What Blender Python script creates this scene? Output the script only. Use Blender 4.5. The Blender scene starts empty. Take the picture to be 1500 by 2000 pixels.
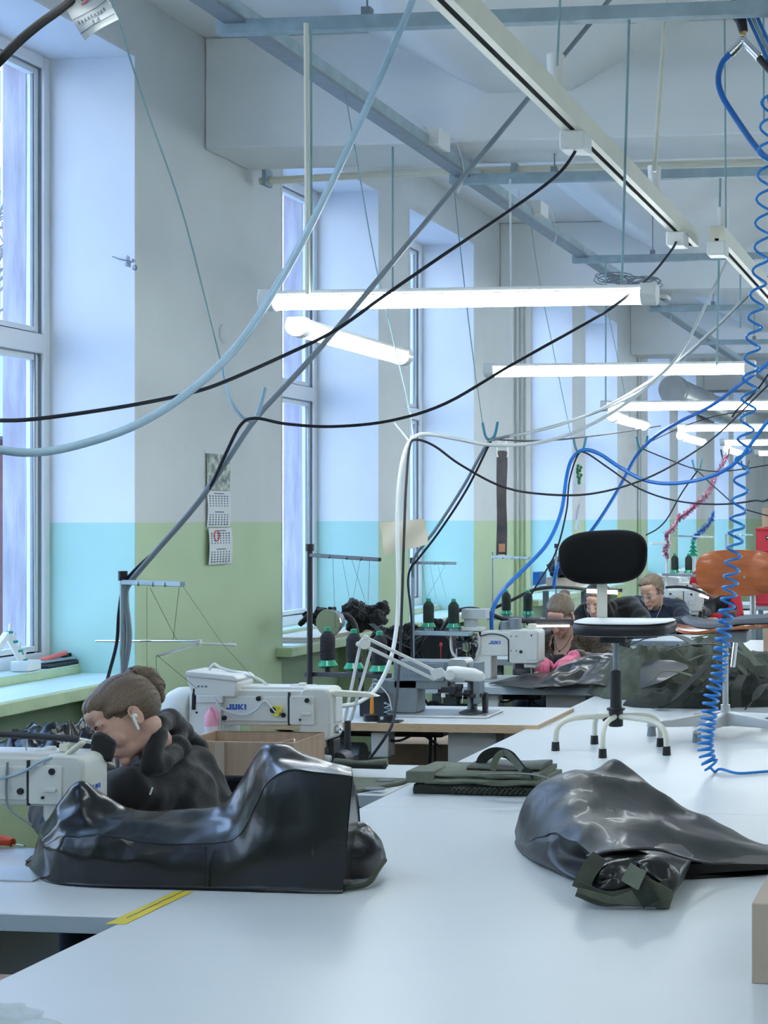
import bpy, bmesh, math, random
from mathutils import Vector, Matrix, noise
V = Vector
random.seed(7)
SC = bpy.context.scene
COL = SC.collection
# ------------------------------------------------------------------ camera model (photo taken as 1500 x 2000)
F_PX = 3000.0; CX = 1555.0; CY = 1011.0; CAMZ = 1.68
YAW = math.atan((1890 - CX) / F_PX); CS, SN = math.cos(YAW), math.sin(YAW)
TZ = 0.78            # height of every work surface
XW = -4.2            # inner face of the window wall
def Q(px, py, t):    # point seen at (px, py), t metres in front of the camera plane
    u = (px - CX) / F_PX
    return V((t * (-SN + u * CS), t * (CS + u * SN), CAMZ - t * (py - CY) / F_PX))
def G(px, py, z=TZ):                    # same, on the horizontal plane z
    return Q(px, py, (CAMZ - z) * F_PX / (py - CY))
def W(px, py, X=XW):                    # same, on the plane X = const
    u = (px - CX) / F_PX
    return Q(px, py, X / (-SN + u * CS))
def YP(px, py, Y):                      # same, on the plane Y = const
    u = (px - CX) / F_PX
    return Q(px, py, Y / (CS + u * SN))
# ------------------------------------------------------------------ materials
def mat(name, col, rough=.5, metal=0, var=0, vs=6, bump=0, bs=60, coat=0, col2=None, spec=.5, det=4, emit=0, sheen=0, trans=0, ior=1.45, aniso=None):
    m = bpy.data.materials.new(name); m.use_nodes = True
    nt = m.node_tree; n = nt.nodes; l = nt.links; b = n['Principled BSDF']
    b.inputs['Base Color'].default_value = (*col, 1); b.inputs['Roughness'].default_value = rough
    b.inputs['Metallic'].default_value = metal; b.inputs['Coat Weight'].default_value = coat
    b.inputs['Coat Roughness'].default_value = .08
    b.inputs['Specular IOR Level'].default_value = spec; b.inputs['Sheen Weight'].default_value = sheen
    b.inputs['Transmission Weight'].default_value = trans; b.inputs['IOR'].default_value = ior
    tc = n.new('ShaderNodeTexCoord')
    if var or col2:
        t = n.new('ShaderNodeTexNoise'); t.inputs['Scale'].default_value = vs; t.inputs['Detail'].default_value = det
        mp = n.new('ShaderNodeMapping')
        if aniso: mp.inputs['Scale'].default_value = aniso
        l.new(tc.outputs['Object'], mp.inputs['Vector']); l.new(mp.outputs[0], t.inputs['Vector'])
        r = n.new('ShaderNodeValToRGB'); r.color_ramp.elements[0].position = .35; r.color_ramp.elements[1].position = .68
        c2 = col2 or tuple(c * (1 - var) for c in col)
        r.color_ramp.elements[0].color = (*c2, 1); r.color_ramp.elements[1].color = (*col, 1)
        l.new(t.outputs['Fac'], r.inputs[0]); l.new(r.outputs[0], b.inputs['Base Color'])
    if bump:
        t = n.new('ShaderNodeTexNoise'); t.inputs['Scale'].default_value = bs; t.inputs['Detail'].default_value = 3
        mp = n.new('ShaderNodeMapping')
        if aniso: mp.inputs['Scale'].default_value = aniso
        l.new(tc.outputs['Object'], mp.inputs['Vector']); l.new(mp.outputs[0], t.inputs['Vector'])
        u = n.new('ShaderNodeBump'); u.inputs['Strength'].default_value = bump; u.inputs['Distance'].default_value = .01
        l.new(t.outputs['Fac'], u.inputs['Height']); l.new(u.outputs[0], b.inputs['Normal'])
    if emit:
        b.inputs['Emission Color'].default_value = (*col, 1); b.inputs['Emission Strength'].default_value = emit
    return m
def hexc(s):   # srgb hex -> linear
    r = []
    for i in (0, 2, 4):
        c = int(s[i:i+2], 16) / 255
        r.append(c / 12.92 if c < .04045 else ((c + .055) / 1.055) ** 2.4)
    return tuple(r)
# ------------------------------------------------------------------ mesh builder
def catmull(pts, n=8, closed=False):
    P = [V(p) for p in pts]; out = []
    N = len(P)
    rng = range(N) if closed else range(N - 1)
    for i in rng:
        p1, p2 = P[i], P[(i + 1) % N]
        p0 = P[i - 1] if (i > 0 or closed) else p1 + (p1 - p2)
        p3 = P[(i + 2) % N] if (i + 2 < N or closed) else p2 + (p2 - p1)
        for k in range(n):
            t = k / n
            out.append(.5 * ((2 * p1) + (p2 - p0) * t + (2 * p0 - 5 * p1 + 4 * p2 - p3) * t * t + (3 * p1 - p0 - 3 * p2 + p3) * t ** 3))
    if not closed: out.append(P[-1])
    return out
class MB:
    def __init__(s): s.v = []; s.f = []
    def add(s, vs, fs):
        o = len(s.v); s.v += [V(v) for v in vs]; s.f += [[i + o for i in f] for f in fs]; return s
    def box(s, x0, x1, y0, y1, z0, z1):
        return s.add([(x0,y0,z0),(x1,y0,z0),(x1,y1,z0),(x0,y1,z0),(x0,y0,z1),(x1,y0,z1),(x1,y1,z1),(x0,y1,z1)],
                     [(0,3,2,1),(4,5,6,7),(0,1,5,4),(1,2,6,5),(2,3,7,6),(3,0,4,7)])
    def obox(s, c, size, m=None):
        a, b, d = [x / 2 for x in size]; k = MB().box(-a, a, -b, b, -d, d)
        m = m or Matrix.Identity(3)
        return s.add([m @ v + V(c) for v in k.v], k.f)
    def bar(s, p0, p1, w, h, up=(0, 0, 1)):      # rectangular bar between two points
        p0, p1 = V(p0), V(p1); d = (p1 - p0); L = d.length; d.normalize()
        x = d.cross(V(up))
        if x.length < 1e-4: x = V((1, 0, 0))
        x.normalize(); z = x.cross(d)
        return s.obox((p0 + p1) / 2, (w, L, h), Matrix((x, d, z)).transposed())
    def cyl(s, p0, p1, r0, r1=None, n=16):
        return s.tube([p0, p1], [r0, r0 if r1 is None else r1], n)
    def tube(s, pts, r, n=8, closed=False):
        P = [V(p) for p in pts]; N = len(P)
        R = r if isinstance(r, (list, tuple)) else [r] * N
        vs, fs = [], []; prev = None
        for i, p in enumerate(P):
            if closed: d = P[(i + 1) % N] - P[i - 1]
            else: d = P[min(i + 1, N - 1)] - P[max(i - 1, 0)]
            if d.length < 1e-9: d = V((0, 0, 1))
            d.normalize()
            if prev is None:
                a = d.cross(V((0, 0, 1)))
                if a.length < 1e-3: a = d.cross(V((0, 1, 0)))
            else: a = prev - d * prev.dot(d)
            a.normalize(); prev = a; b = d.cross(a)
            for k in range(n):
                w = 2 * math.pi * k / n
                vs.append(p + (a * math.cos(w) + b * math.sin(w)) * R[i])
        for i in range(N if closed else N - 1):
            j = (i + 1) % N
            for k in range(n):
                fs.append((i*n+k, i*n+(k+1)%n, j*n+(k+1)%n, j*n+k))
        if not closed: fs += [tuple(range(n))[::-1], tuple(range((N-1)*n, N*n))]
        return s.add(vs, fs)
    def ell(s, c, r, m=None, nu=20, nv=12):
        if not isinstance(r, (tuple, list)): r = (r, r, r)
        m = m or Matrix.Identity(3); c = V(c); vs = [c + m @ V((0, 0, r[2]))]; fs = []
        for i in range(1, nv):
            a = math.pi * i / nv
            for k in range(nu):
                b = 2 * math.pi * k / nu
                vs.append(c + m @ V((r[0]*math.sin(a)*math.cos(b), r[1]*math.sin(a)*math.sin(b), r[2]*math.cos(a))))
        vs.append(c + m @ V((0, 0, -r[2]))); e = len(vs) - 1
        for k in range(nu): fs.append((0, 1 + k, 1 + (k+1) % nu))
        for i in range(nv - 2):
            for k in range(nu):
                fs.append((1+i*nu+k, 1+(i+1)*nu+k, 1+(i+1)*nu+(k+1)%nu, 1+i*nu+(k+1)%nu))
        for k in range(nu): fs.append((e, 1+(nv-2)*nu+(k+1)%nu, 1+(nv-2)*nu+k))
        return s.add(vs, fs)
    def cap(s, p0, p1, r0, r1=None, n=12):      # capsule
        r1 = r0 if r1 is None else r1; p0, p1 = V(p0), V(p1); d = p1 - p0; L = d.length
        if L < 1e-6: return s.ell(p0, r0)
        d.normalize(); pts, R = [], []
        for k in range(1, 5):
            a = math.pi / 2 * k / 5; pts.append(p0 - d * r0 * math.cos(a)); R.append(r0 * math.sin(a))
        pts.append(p0); R.append(r0); pts.append(p1); R.append(r1)
        for k in range(4, 0, -1):
            a = math.pi / 2 * k / 5; pts.append(p1 + d * r1 * math.cos(a)); R.append(r1 * math.sin(a))
        return s.tube(pts, R, n)
    def lathe(s, prof, c=(0,0,0), n=20, m=None):
        m = m or Matrix.Identity(3); c = V(c); vs, fs = [], []; N = len(prof)
        for r, z in prof:
            for k in range(n):
                w = 2 * math.pi * k / n; vs.append(c + m @ V((max(r, 1e-4)*math.cos(w), max(r, 1e-4)*math.sin(w), z)))
        for i in range(N - 1):
            for k in range(n): fs.append((i*n+k, i*n+(k+1)%n, (i+1)*n+(k+1)%n, (i+1)*n+k))
        fs += [tuple(range(n))[::-1], tuple(range((N-1)*n, N*n))]
        return s.add(vs, fs)
    def prism(s, poly, fn, d0, d1):             # poly in 2D, fn(a, b, d) -> 3D
        n = len(poly)
        vs = [fn(a, b, d0) for a, b in poly] + [fn(a, b, d1) for a, b in poly]
        fs = [tuple(range(n)), tuple(range(n, 2*n))[::-1]] + [(i, i+n, (i+1)%n+n, (i+1)%n) for i in range(n)]
        return s.add(vs, fs)
    def loft(s, rings, caps=True):
        n = len(rings[0]); vs = [p for r in rings for p in r]; fs = []
        for i in range(len(rings) - 1):
            for k in range(n): fs.append((i*n+k, (i+1)*n+k, (i+1)*n+(k+1)%n, i*n+(k+1)%n))
        if caps: fs += [tuple(range(n)), tuple(range((len(rings)-1)*n, len(rings)*n))[::-1]]
        return s.add(vs, fs)
    def sheet(s, rows, th=.002):                # rows of points -> thin solid sheet
        n = len(rows[0]); m = len(rows); top = [V(p) for r in rows for p in r]
        nor = [V((0,0,0)) for _ in top]
        for i in range(m - 1):
            for k in range(n - 1):
                a, b, c = top[i*n+k], top[i*n+k+1], top[(i+1)*n+k]
                w = (b - a).cross(c - a)
                for q in (i*n+k, i*n+k+1, (i+1)*n+k, (i+1)*n+k+1): nor[q] += w
        bot = [p - (q.normalized() if q.length > 0 else V((0,0,1))) * th for p, q in zip(top, nor)]
        N = len(top); fs = []
        for i in range(m - 1):
            for k in range(n - 1):
                q = (i*n+k, i*n+k+1, (i+1)*n+k+1, (i+1)*n+k); fs.append(q); fs.append(tuple(x + N for x in q[::-1]))
        ed = [k for k in range(n)] + [i*n+n-1 for i in range(1, m)] + [(m-1)*n+k for k in range(n-2, -1, -1)] + [i*n for i in range(m-2, 0, -1)]
        for a, b in zip(ed, ed[1:] + ed[:1]): fs.append((b, a, a + N, b + N))
        return s.add(top + bot, fs)
    def disp(s, fn):
        s.v = [fn(v) for v in s.v]; return s
def mesh_of(name, mb):
    me = bpy.data.meshes.new(name); me.from_pydata([tuple(v) for v in mb.v], [], mb.f); me.update()
    bm = bmesh.new(); bm.from_mesh(me); bmesh.ops.remove_doubles(bm, verts=bm.verts, dist=1e-6)
    bmesh.ops.recalc_face_normals(bm, faces=bm.faces); bm.to_mesh(me); bm.free()
    return me
def rootm(o):
    m = o.matrix_basis.copy()
    while o.parent: o = o.parent; m = o.matrix_basis @ m
    return m
def obj(name, mb, m, parent=None, bevel=0, smooth=35, local=False, seg=2, sub=0):
    me = mesh_of(name, mb) if isinstance(mb, MB) else mb
    me.name = name
    if m: 
        me.materials.clear(); me.materials.append(m)
    o = bpy.data.objects.new(name, me); COL.objects.link(o)
    if parent:
        o.parent = parent
        if not local: me.transform(rootm(parent).inverted())
    elif not local:
        xs = [v.co for v in me.vertices]
        lo = V((min(v.x for v in xs), min(v.y for v in xs), min(v.z for v in xs))); hi = V((max(v.x for v in xs), max(v.y for v in xs), 0))
        c = V(((lo.x+hi.x)/2, (lo.y+hi.y)/2, lo.z)); me.transform(Matrix.Translation(-c)); o.location = c
    if smooth:
        me.shade_smooth()
        me.set_sharp_from_angle(angle=math.radians(smooth))
    if bevel:
        b = o.modifiers.new('bevel', 'BEVEL'); b.width = bevel; b.segments = seg; b.limit_method = 'ANGLE'; b.angle_limit = math.radians(40)
        b.harden_normals = False
    if sub:
        b = o.modifiers.new('sub', 'SUBSURF'); b.levels = sub; b.render_levels = sub
    return o
def tag(o, label, cat, group=None, kind=None):
    o['label'] = label; o['category'] = cat
    if group: o['group'] = group
    if kind: o['kind'] = kind
    return o
def thing(name, label, cat, loc=(0,0,0), rz=0, group=None):
    o = bpy.data.objects.new(name, None); COL.objects.link(o); o.location = loc; o.rotation_euler = (0, 0, rz)
    o.empty_display_size = .05
    return tag(o, label, cat, group)
def struct(name, mb, m, bevel=0, parent=None):
    o = obj(name, mb, m, parent, bevel=bevel)
    if not parent: o['kind'] = 'structure'
    return o
def copy_tree(o, loc=None, rz=None, label=None, group=None, parent=None):
    c = o.copy(); COL.objects.link(c); c.parent = parent
    if loc is not None: c.location = loc
    if rz is not None: c.rotation_euler = (0, 0, rz)
    if label: c['label'] = label
    if group: c['group'] = group
    for ch in list(o.children): copy_tree(ch, parent=c)
    return c
TMP = bpy.data.scenes.new('scratch')
def evaluated(o):                                # evaluate one object on its own, in a scratch scene
    with bpy.context.temp_override(scene=TMP, view_layer=TMP.view_layers[0]):
        dg = bpy.context.evaluated_depsgraph_get(); dg.update(); return o.evaluated_get(dg), dg
def text_mb(s, size, fn, ext=.0006, bold=0):     # fn(x, y, d) -> 3D
    cu = bpy.data.curves.new('t', 'FONT'); cu.body = s; cu.size = size; cu.extrude = ext; cu.offset = bold; cu.resolution_u = 3
    o = bpy.data.objects.new('t', cu); TMP.collection.objects.link(o)
    ev, dg = evaluated(o); me = ev.to_mesh()
    mb = MB().add([fn(v.co.x, v.co.y, v.co.z) for v in me.vertices], [tuple(p.vertices) for p in me.polygons])
    ev.to_mesh_clear(); bpy.data.objects.remove(o); bpy.data.curves.remove(cu)
    return mb
def blob(mb, vox=.005, smooth=4):                # union of overlapping solids as one continuous surface
    me = mesh_of('b', mb); o = bpy.data.objects.new('b', me); TMP.collection.objects.link(o)
    r = o.modifiers.new('r', 'REMESH'); r.mode = 'VOXEL'; r.voxel_size = vox; r.use_smooth_shade = True
    if smooth:
        s = o.modifiers.new('s', 'SMOOTH'); s.iterations = smooth; s.factor = .6
    ev, dg = evaluated(o)
    out = bpy.data.meshes.new_from_object(ev); bpy.data.objects.remove(o)
    return out
def nz(p, s=1.0): return noise.noise(V(p) * s)
def crumple(p, s=1.0):                           # faceted folds with sharp creases, about -.5 .. .5
    return noise.voronoi(V(p) * s)[0][0] - .5
def ridge(p, s=1.0):                             # sharp fold pattern 0..1
    return 1 - abs(noise.noise(V(p) * s)) * 2

def shift(me, fn):                               # move each vertex along its original normal by fn(co)
    N = [v.normal.copy() for v in me.vertices]
    for v, n in zip(me.vertices, N): v.co = v.co + n * fn(v.co)
    return me
# ------------------------------------------------------------------ palette
WHITE = mat('white_plastic', (.72,.73,.71), .32, var=.04)
PVCW = mat('window_profile', (.75,.77,.78), .3)
CREAM = mat('cream_paint', (.74,.72,.60), .35, var=.06)
IVORY = mat('ivory_casting', (.70,.71,.67), .38, var=.07, vs=9)
STEEL = mat('galvanised_steel', (.36,.46,.50), .5, metal=.45, var=.18, vs=14, aniso=(1,1,1))
CHROME = mat('chrome', (.75,.76,.78), .15, metal=1)
GREYM = mat('grey_painted_metal', (.22,.26,.29), .45, metal=.2, var=.12, vs=20)
ALU = mat('aluminium', (.55,.57,.58), .35, metal=.7, var=.1)
DARKM = mat('dark_metal', (.035,.038,.045), .4, metal=.3)
BLACK = mat('black_plastic', (.014,.015,.018), .4)
RUBBER = mat('black_cable_rubber', (.016,.019,.028), .55, spec=.3)
MATTB = mat('matt_black_rubber', (.012,.012,.013), .85, spec=.15)
GREYC = mat('grey_cable', (.20,.24,.28), .45)
WHC = mat('white_cable', (.62,.66,.66), .4)
HOSE = mat('pale_translucent_hose', (.42,.60,.74), .22, var=.1, trans=.15)
BLUEH = mat('blue_hose', (.012,.15,.52), .28, var=.1)
BLUEC = mat('bright_blue_hose', (.02,.22,.62), .25)
TEAL = mat('teal_hook', (.03,.20,.27), .4)
WIRE = mat('thin_wire', (.22,.36,.38), .5)
TOP = mat('laminate_top', (.66,.69,.70), .3, var=.035, vs=3, bump=.012, bs=9)
TOPW = mat('white_laminate', (.63,.665,.675), .34, var=.03, vs=2.5)
EDGEG = mat('grey_table_edge', (.46,.53,.58), .4)
EDGEW = mat('plywood_edge', (.62,.44,.27), .5, var=.22, vs=30, aniso=(1,1,8))
CARD = mat('cardboard', (.47,.335,.235), .8, var=.14, vs=7, bump=.05, bs=40, aniso=(6,6,.6))
CARDL = mat('light_cardboard', (.52,.42,.33), .75, var=.06, vs=4)
PVC = mat('black_pvc_fabric', (.0045,.005,.006), .27, bump=.08, bs=30, coat=.15, spec=.6)
PVCG = mat('grey_pvc_fabric', (.014,.016,.017), .42, var=.3, vs=7, bump=.14, bs=18, coat=.10, spec=.8)
PVCD = mat('dark_pvc_fabric', (.004,.004,.0045), .5, bump=.1, bs=12)
OLIVE = mat('olive_fabric', (.055,.066,.045), .8, var=.3, vs=25, bump=.2, bs=150, sheen=.2)
OLIVEL = mat('faded_olive_fabric', (.15,.17,.125), .85, var=.2, vs=18, bump=.2, bs=150)
OLIVED = mat('dark_olive_strap', (.018,.024,.018), .7, var=.25, vs=40, bump=.2, bs=200)
CLOTHB = mat('black_fleece', (.0075,.008,.010), .9, var=.3, vs=30, bump=.35, bs=240, sheen=.25)
SEATF = mat('black_upholstery', (.0045,.005,.006), .95, bump=.25, bs=400, sheen=.1, spec=.2)
NAVY = mat('navy_knit', (.012,.022,.045), .9, bump=.3, bs=200, sheen=.2)
BLUES = mat('blue_ribbed_knit', (.03,.055,.12), .9, var=.5, vs=60, bump=.4, bs=120)
JEANS = mat('dark_denim', (.02,.03,.05), .9, var=.2, vs=50)
BROWN = mat('brown_fleece_cardigan', (.085,.055,.028), .95, col2=(.014,.011,.007), vs=55, bump=.8, bs=90, sheen=.5, aniso=(1,1,1.6))
SKIN = mat('skin', (.60,.365,.285), .48, var=.12, vs=10, bump=.03, bs=150)
LIPS = mat('lips', (.50,.23,.19), .45)
SKIN2 = mat('warm_skin', (.62,.36,.25), .5, var=.1, vs=10)  # skin tone slightly warmer than SKIN
def hairmat(name, a, b, R):                      # fine strands running front to back in the head's own frame
    m = mat(name, a, .5, col2=b, vs=1, det=5, aniso=(1,1,1)); nt = m.node_tree; n = nt.nodes; l = nt.links; bs = n['Principled BSDF']
    mp = [x for x in n if x.type == 'MAPPING'][0]; mp.inputs['Scale'].default_value = (420, 10, 420); t = [x for x in n if x.type == 'TEX_NOISE'][0]; t.inputs['Scale'].default_value = 1; t.inputs['Distortion'].default_value = .4
    r = n.new('ShaderNodeMapping'); r.inputs['Rotation'].default_value = R.transposed().to_euler(); l.new([x for x in n if x.type == 'TEX_COORD'][0].outputs['Object'], r.inputs['Vector']); l.new(r.outputs[0], mp.inputs['Vector'])
    u = n.new('ShaderNodeBump'); u.inputs['Strength'].default_value = .35; u.inputs['Distance'].default_value = .004; l.new(t.outputs['Fac'], u.inputs['Height']); l.new(u.outputs[0], bs.inputs['Normal'])
    return m
HAIRB = mat('ash_brown_hair', (.20,.14,.095), .42, col2=(.07,.048,.035), vs=30, bump=.6, bs=60, aniso=(1,1,4), det=6)
HAIRL = mat('blonde_brown_hair', (.33,.25,.17), .45, col2=(.12,.085,.055), vs=30, bump=.6, bs=60, aniso=(4,1,1), det=6)
HAIRD = mat('dark_hair', (.018,.014,.012), .45, bump=.5, bs=70, aniso=(1,1,4))
PINK = mat('pink_glove_rubber', (.80,.16,.30), .45, var=.15, vs=25, bump=.2, bs=60)
PINKB = mat('pink_bottle', (.85,.38,.50), .3)
YELLOW = mat('yellow_tape', (.78,.62,.05), .4, var=.12, vs=12)
YDOT = mat('yellow_knob', (.75,.70,.10), .4)
ORANGEW = mat('orange_varnished_plywood', (.52,.145,.045), .28, var=.3, vs=5, bump=.03, bs=10, coat=.4, aniso=(1,6,6))
RED = mat('red_plastic', (.55,.03,.05), .4)
REDC = mat('red_wool', (.45,.015,.03), .9, bump=.3, bs=120)
ORPL = mat('orange_plastic', (.80,.10,.03), .4)
OLIVEM = mat('mid_olive_fabric', (.105,.118,.085), .8, var=.4, vs=14, bump=.2, bs=120)
GREENP = mat('green_cone_base', (.01,.30,.16), .35)
TEALP = mat('teal_plastic', (.0,.30,.25), .35)
YARNB = mat('black_thread', (.010,.012,.018), .6, bump=.8, bs=60, aniso=(.2,.2,9))
YARNG = mat('dark_green_thread', (.022,.038,.030), .65, bump=.8, bs=60, aniso=(.2,.2,9))
PAPER = mat('paper', (.68,.70,.70), .8, var=.03)
PAPERB = mat('buff_paper', (.62,.56,.44), .8, var=.08, vs=5, bump=.1, bs=8)
INK = mat('printed_ink', (.16,.20,.26), .8)
INKR = mat('red_ink', (.75,.12,.12), .7)
LOGO = mat('logo_blue', (.02,.10,.48), .4)
INKC = mat('cyan_ink', (.03,.35,.50), .7)
INKY = mat('yellow_green_ink', (.55,.65,.15), .7)
BANNER = mat('banner_print', (.13,.10,.10), .5, col2=(.045,.05,.06), vs=9, aniso=(1,1,1))
PHOTO = mat('calendar_picture', (.55,.60,.52), .6, col2=(.10,.13,.12), vs=22, det=3)
PINKT = mat('pink_tinsel', (.75,.12,.28), .3, metal=.4, col2=(.9,.7,.8), vs=25)
BLUET = mat('blue_tinsel', (.05,.30,.85), .3, metal=.4, col2=(.3,.55,.9), vs=25)
GREYCUSH = mat('grey_cushion', (.16,.18,.21), .85, bump=.15, bs=150)
CONC = mat('outer_plaster', (.42,.40,.45), .9, var=.35, vs=5, bump=.3, bs=20, aniso=(3,3,.5))
FLOORM = mat('worn_grey_floor', (.024,.021,.020), .55, var=.3, vs=3)
BRICK = mat('dark_red_planks', (.12,.035,.035), .8, var=.3, vs=4)
BARK = mat('bare_branches', (.16,.14,.13), .9)
SNOW = mat('pale_ground', (.6,.62,.66), .9)
def lampm():
    m = mat('lit_diffuser', (1,.985,.95), .4); n = m.node_tree.nodes['Principled BSDF']
    n.inputs['Emission Color'].default_value = (.90,.98,1,1); n.inputs['Emission Strength'].default_value = LAMP
    return m
LAMP = 15.5; SKY = 3.05; EXPO = 1.0
LAMPM = lampm()
LEDM = mat('lit_led_strip', (1,.95,.82), .4, emit=5.0)
def glass():
    m = bpy.data.materials.new('window_glass'); m.use_nodes = True; nt = m.node_tree; nt.nodes.clear()
    o = nt.nodes.new('ShaderNodeOutputMaterial'); t = nt.nodes.new('ShaderNodeBsdfTransparent'); g = nt.nodes.new('ShaderNodeBsdfGlossy')
    t.inputs[0].default_value = (.94,.965,1,1); g.inputs['Roughness'].default_value = .02
    x = nt.nodes.new('ShaderNodeMixShader'); f = nt.nodes.new('ShaderNodeLayerWeight'); f.inputs[0].default_value = .5
    pw = nt.nodes.new('ShaderNodeMath'); pw.operation = 'POWER'; pw.inputs[1].default_value = 4; mu = nt.nodes.new('ShaderNodeMath'); mu.operation = 'MULTIPLY_ADD'; mu.inputs[1].default_value = .35; mu.inputs[2].default_value = .03
    nt.links.new(f.outputs['Facing'], pw.inputs[0]); nt.links.new(pw.outputs[0], mu.inputs[0]); nt.links.new(mu.outputs[0], x.inputs[0]); nt.links.new(t.outputs[0], x.inputs[1]); nt.links.new(g.outputs[0], x.inputs[2]); nt.links.new(x.outputs[0], o.inputs[0])
    return m
GLASS = glass()
def film():
    m = bpy.data.materials.new('clear_plastic_film'); m.use_nodes = True; nt = m.node_tree; b = nt.nodes['Principled BSDF']
    b.inputs['Base Color'].default_value = (.62,.68,.66,1); b.inputs['Roughness'].default_value = .3; b.inputs['Alpha'].default_value = .5
    return m
FILM = film()
def wallmat(name, low, high, zl=1.655):
    m = mat(name, high, .7); nt = m.node_tree; n = nt.nodes; l = nt.links; b = n['Principled BSDF']
    g = n.new('ShaderNodeNewGeometry'); s = n.new('ShaderNodeSeparateXYZ'); l.new(g.outputs['Position'], s.inputs[0])
    t = n.new('ShaderNodeTexNoise'); t.inputs['Scale'].default_value = 1.3; t.inputs['Detail'].default_value = 6; l.new(g.outputs['Position'], t.inputs['Vector'])
    c = n.new('ShaderNodeMath'); c.operation = 'GREATER_THAN'; l.new(s.outputs['Z'], c.inputs[0]); c.inputs[1].default_value = zl
    x = n.new('ShaderNodeMix'); x.data_type = 'RGBA'; l.new(c.outputs[0], x.inputs['Factor'])
    x.inputs['A'].default_value = (*low, 1); x.inputs['B'].default_value = (*high, 1)
    r = n.new('ShaderNodeMapRange'); l.new(t.outputs['Fac'], r.inputs[0]); r.inputs[1].default_value = .3; r.inputs[2].default_value = .7; r.inputs[3].default_value = .9; r.inputs[4].default_value = 1.03
    y = n.new('ShaderNodeMix'); y.data_type = 'RGBA'; y.blend_type = 'MULTIPLY'; y.inputs['Factor'].default_value = 1
    l.new(x.outputs['Result'], y.inputs['A']); l.new(r.outputs[0], y.inputs['B']); l.new(y.outputs['Result'], b.inputs['Base Color'])
    t2 = n.new('ShaderNodeTexNoise'); t2.inputs['Scale'].default_value = 25; l.new(g.outputs['Position'], t2.inputs['Vector'])
    u = n.new('ShaderNodeBump'); u.inputs['Strength'].default_value = .12; u.inputs['Distance'].default_value = .01; l.new(t2.outputs['Fac'], u.inputs['Height']); l.new(u.outputs[0], b.inputs['Normal'])
    return m
WALL = wallmat('wall_paint_white_over_green', (.47,.60,.38), (.60,.63,.62))
REVEAL = wallmat('reveal_white_over_sky_tinted_green', (.38,.61,.55), (.66,.68,.70))  # turquoise puts the bluish window light on the green into the colour
CEIL = mat('ceiling_paint', (.77,.79,.78), .8, var=.08, vs=1.5)
SILLM = mat('sill_green_paint', (.52,.66,.42), .45, var=.22, vs=6, bump=.2, bs=40)
SILLT = mat('sill_pale_paint', (.62,.76,.70), .4, var=.08, vs=5)
# ------------------------------------------------------------------ room shell
ZC = 4.34; XR = 5.2; YB = -2.6; YF = 31.5; XG = -4.67; XO = -4.88
LINT = 4.03; SILLZ = .885
WIN = [(-1.72,-.17),(.45,2.0),(3.68,5.23),(5.83,7.38),(9.05,10.62),(11.22,12.76),(14.47,16.05),(16.6,18.17),(19.92,21.45),(22.05,23.6),(25.3,26.85),(27.4,28.95)]
struct('floor', MB().box(XO, XR+.5, YB-.2, YF+.2, -.12, 0), FLOORM)
struct('ceiling', MB().box(XO, XR+.5, YB-.2, YF+.2, ZC, ZC+.15), CEIL)
WINR_ADDED = [(9.3,11.0),(12.0,13.7),(14.7,16.4),(17.4,19.1),(20.1,21.8),(22.8,24.5),(25.5,27.2),(28.2,29.9)]  # unseen windows added on the right wall to brighten the far pillars
wr = MB(); er = [YB] + [e for w in WINR_ADDED for e in w] + [YF]
for i in range(0, len(er), 2): wr.box(XR, XR+.5, er[i], er[i+1], 0, ZC)
for a, b in WINR_ADDED: wr.box(XR, XR+.5, a, b, 4.03, ZC).box(XR, XR+.5, a, b, 0, .88)
struct('wall_right', wr, WALL)
for i, (a, b) in enumerate(WINR_ADDED):  # frames and panes of the added right-hand windows
    w = MB().box(XR+.3,XR+.37,a,a+.07,.88,4.03).box(XR+.3,XR+.37,b-.07,b,.88,4.03).box(XR+.3,XR+.37,a+.07,b-.07,.88,.95).box(XR+.3,XR+.37,a+.07,b-.07,3.96,4.03).box(XR+.3,XR+.37,a+.07,b-.07,2.51,2.61)
    wo_ = struct('window_%d' % (i+13), w, PVCW); obj('glass_pane', MB().box(XR+.33,XR+.336,a+.07,b-.07,.95,2.51), GLASS, wo_); obj('glass_pane', MB().box(XR+.33,XR+.336,a+.07,b-.07,2.61,3.96), GLASS, wo_)
struct('wall_back', MB().box(XO, XR+.5, YB-.2, YB, 0, ZC), WALL)
struct('wall_front', MB().box(XO, XR+.5, YF, YF+.2, 0, ZC), WALL)
wl = MB(); rv = MB()
edges = [YB] + [e for w in WIN for e in w] + [YF]
E = .012
for i in range(0, len(edges), 2):
    wl.box(XO, XW, edges[i], edges[i+1], 0, ZC)
for a, b in WIN:
    wl.box(XO, XW, a, b, LINT, ZC)
    wl.box(XO, -4.5, a, b, 0, SILLZ-.06)
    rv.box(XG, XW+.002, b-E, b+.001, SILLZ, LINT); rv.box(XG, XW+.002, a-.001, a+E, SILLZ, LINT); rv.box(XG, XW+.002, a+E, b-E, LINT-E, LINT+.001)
wo = struct('wall_left', wl, WALL)
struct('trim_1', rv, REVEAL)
ot = MB()
for a, b in WIN:
    ot.box(XO-.02, XG-.08, b-.03, b+.001, SILLZ-.1, LINT); ot.box(XO-.02, XG-.08, a-.001, a+.03, SILLZ-.1, LINT); ot.box(XO-.02, XG-.08, a+.03, b-.03, LINT-.02, LINT+.001)
struct('trim_2', ot, CONC)
sl = MB(); st = MB()
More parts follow.
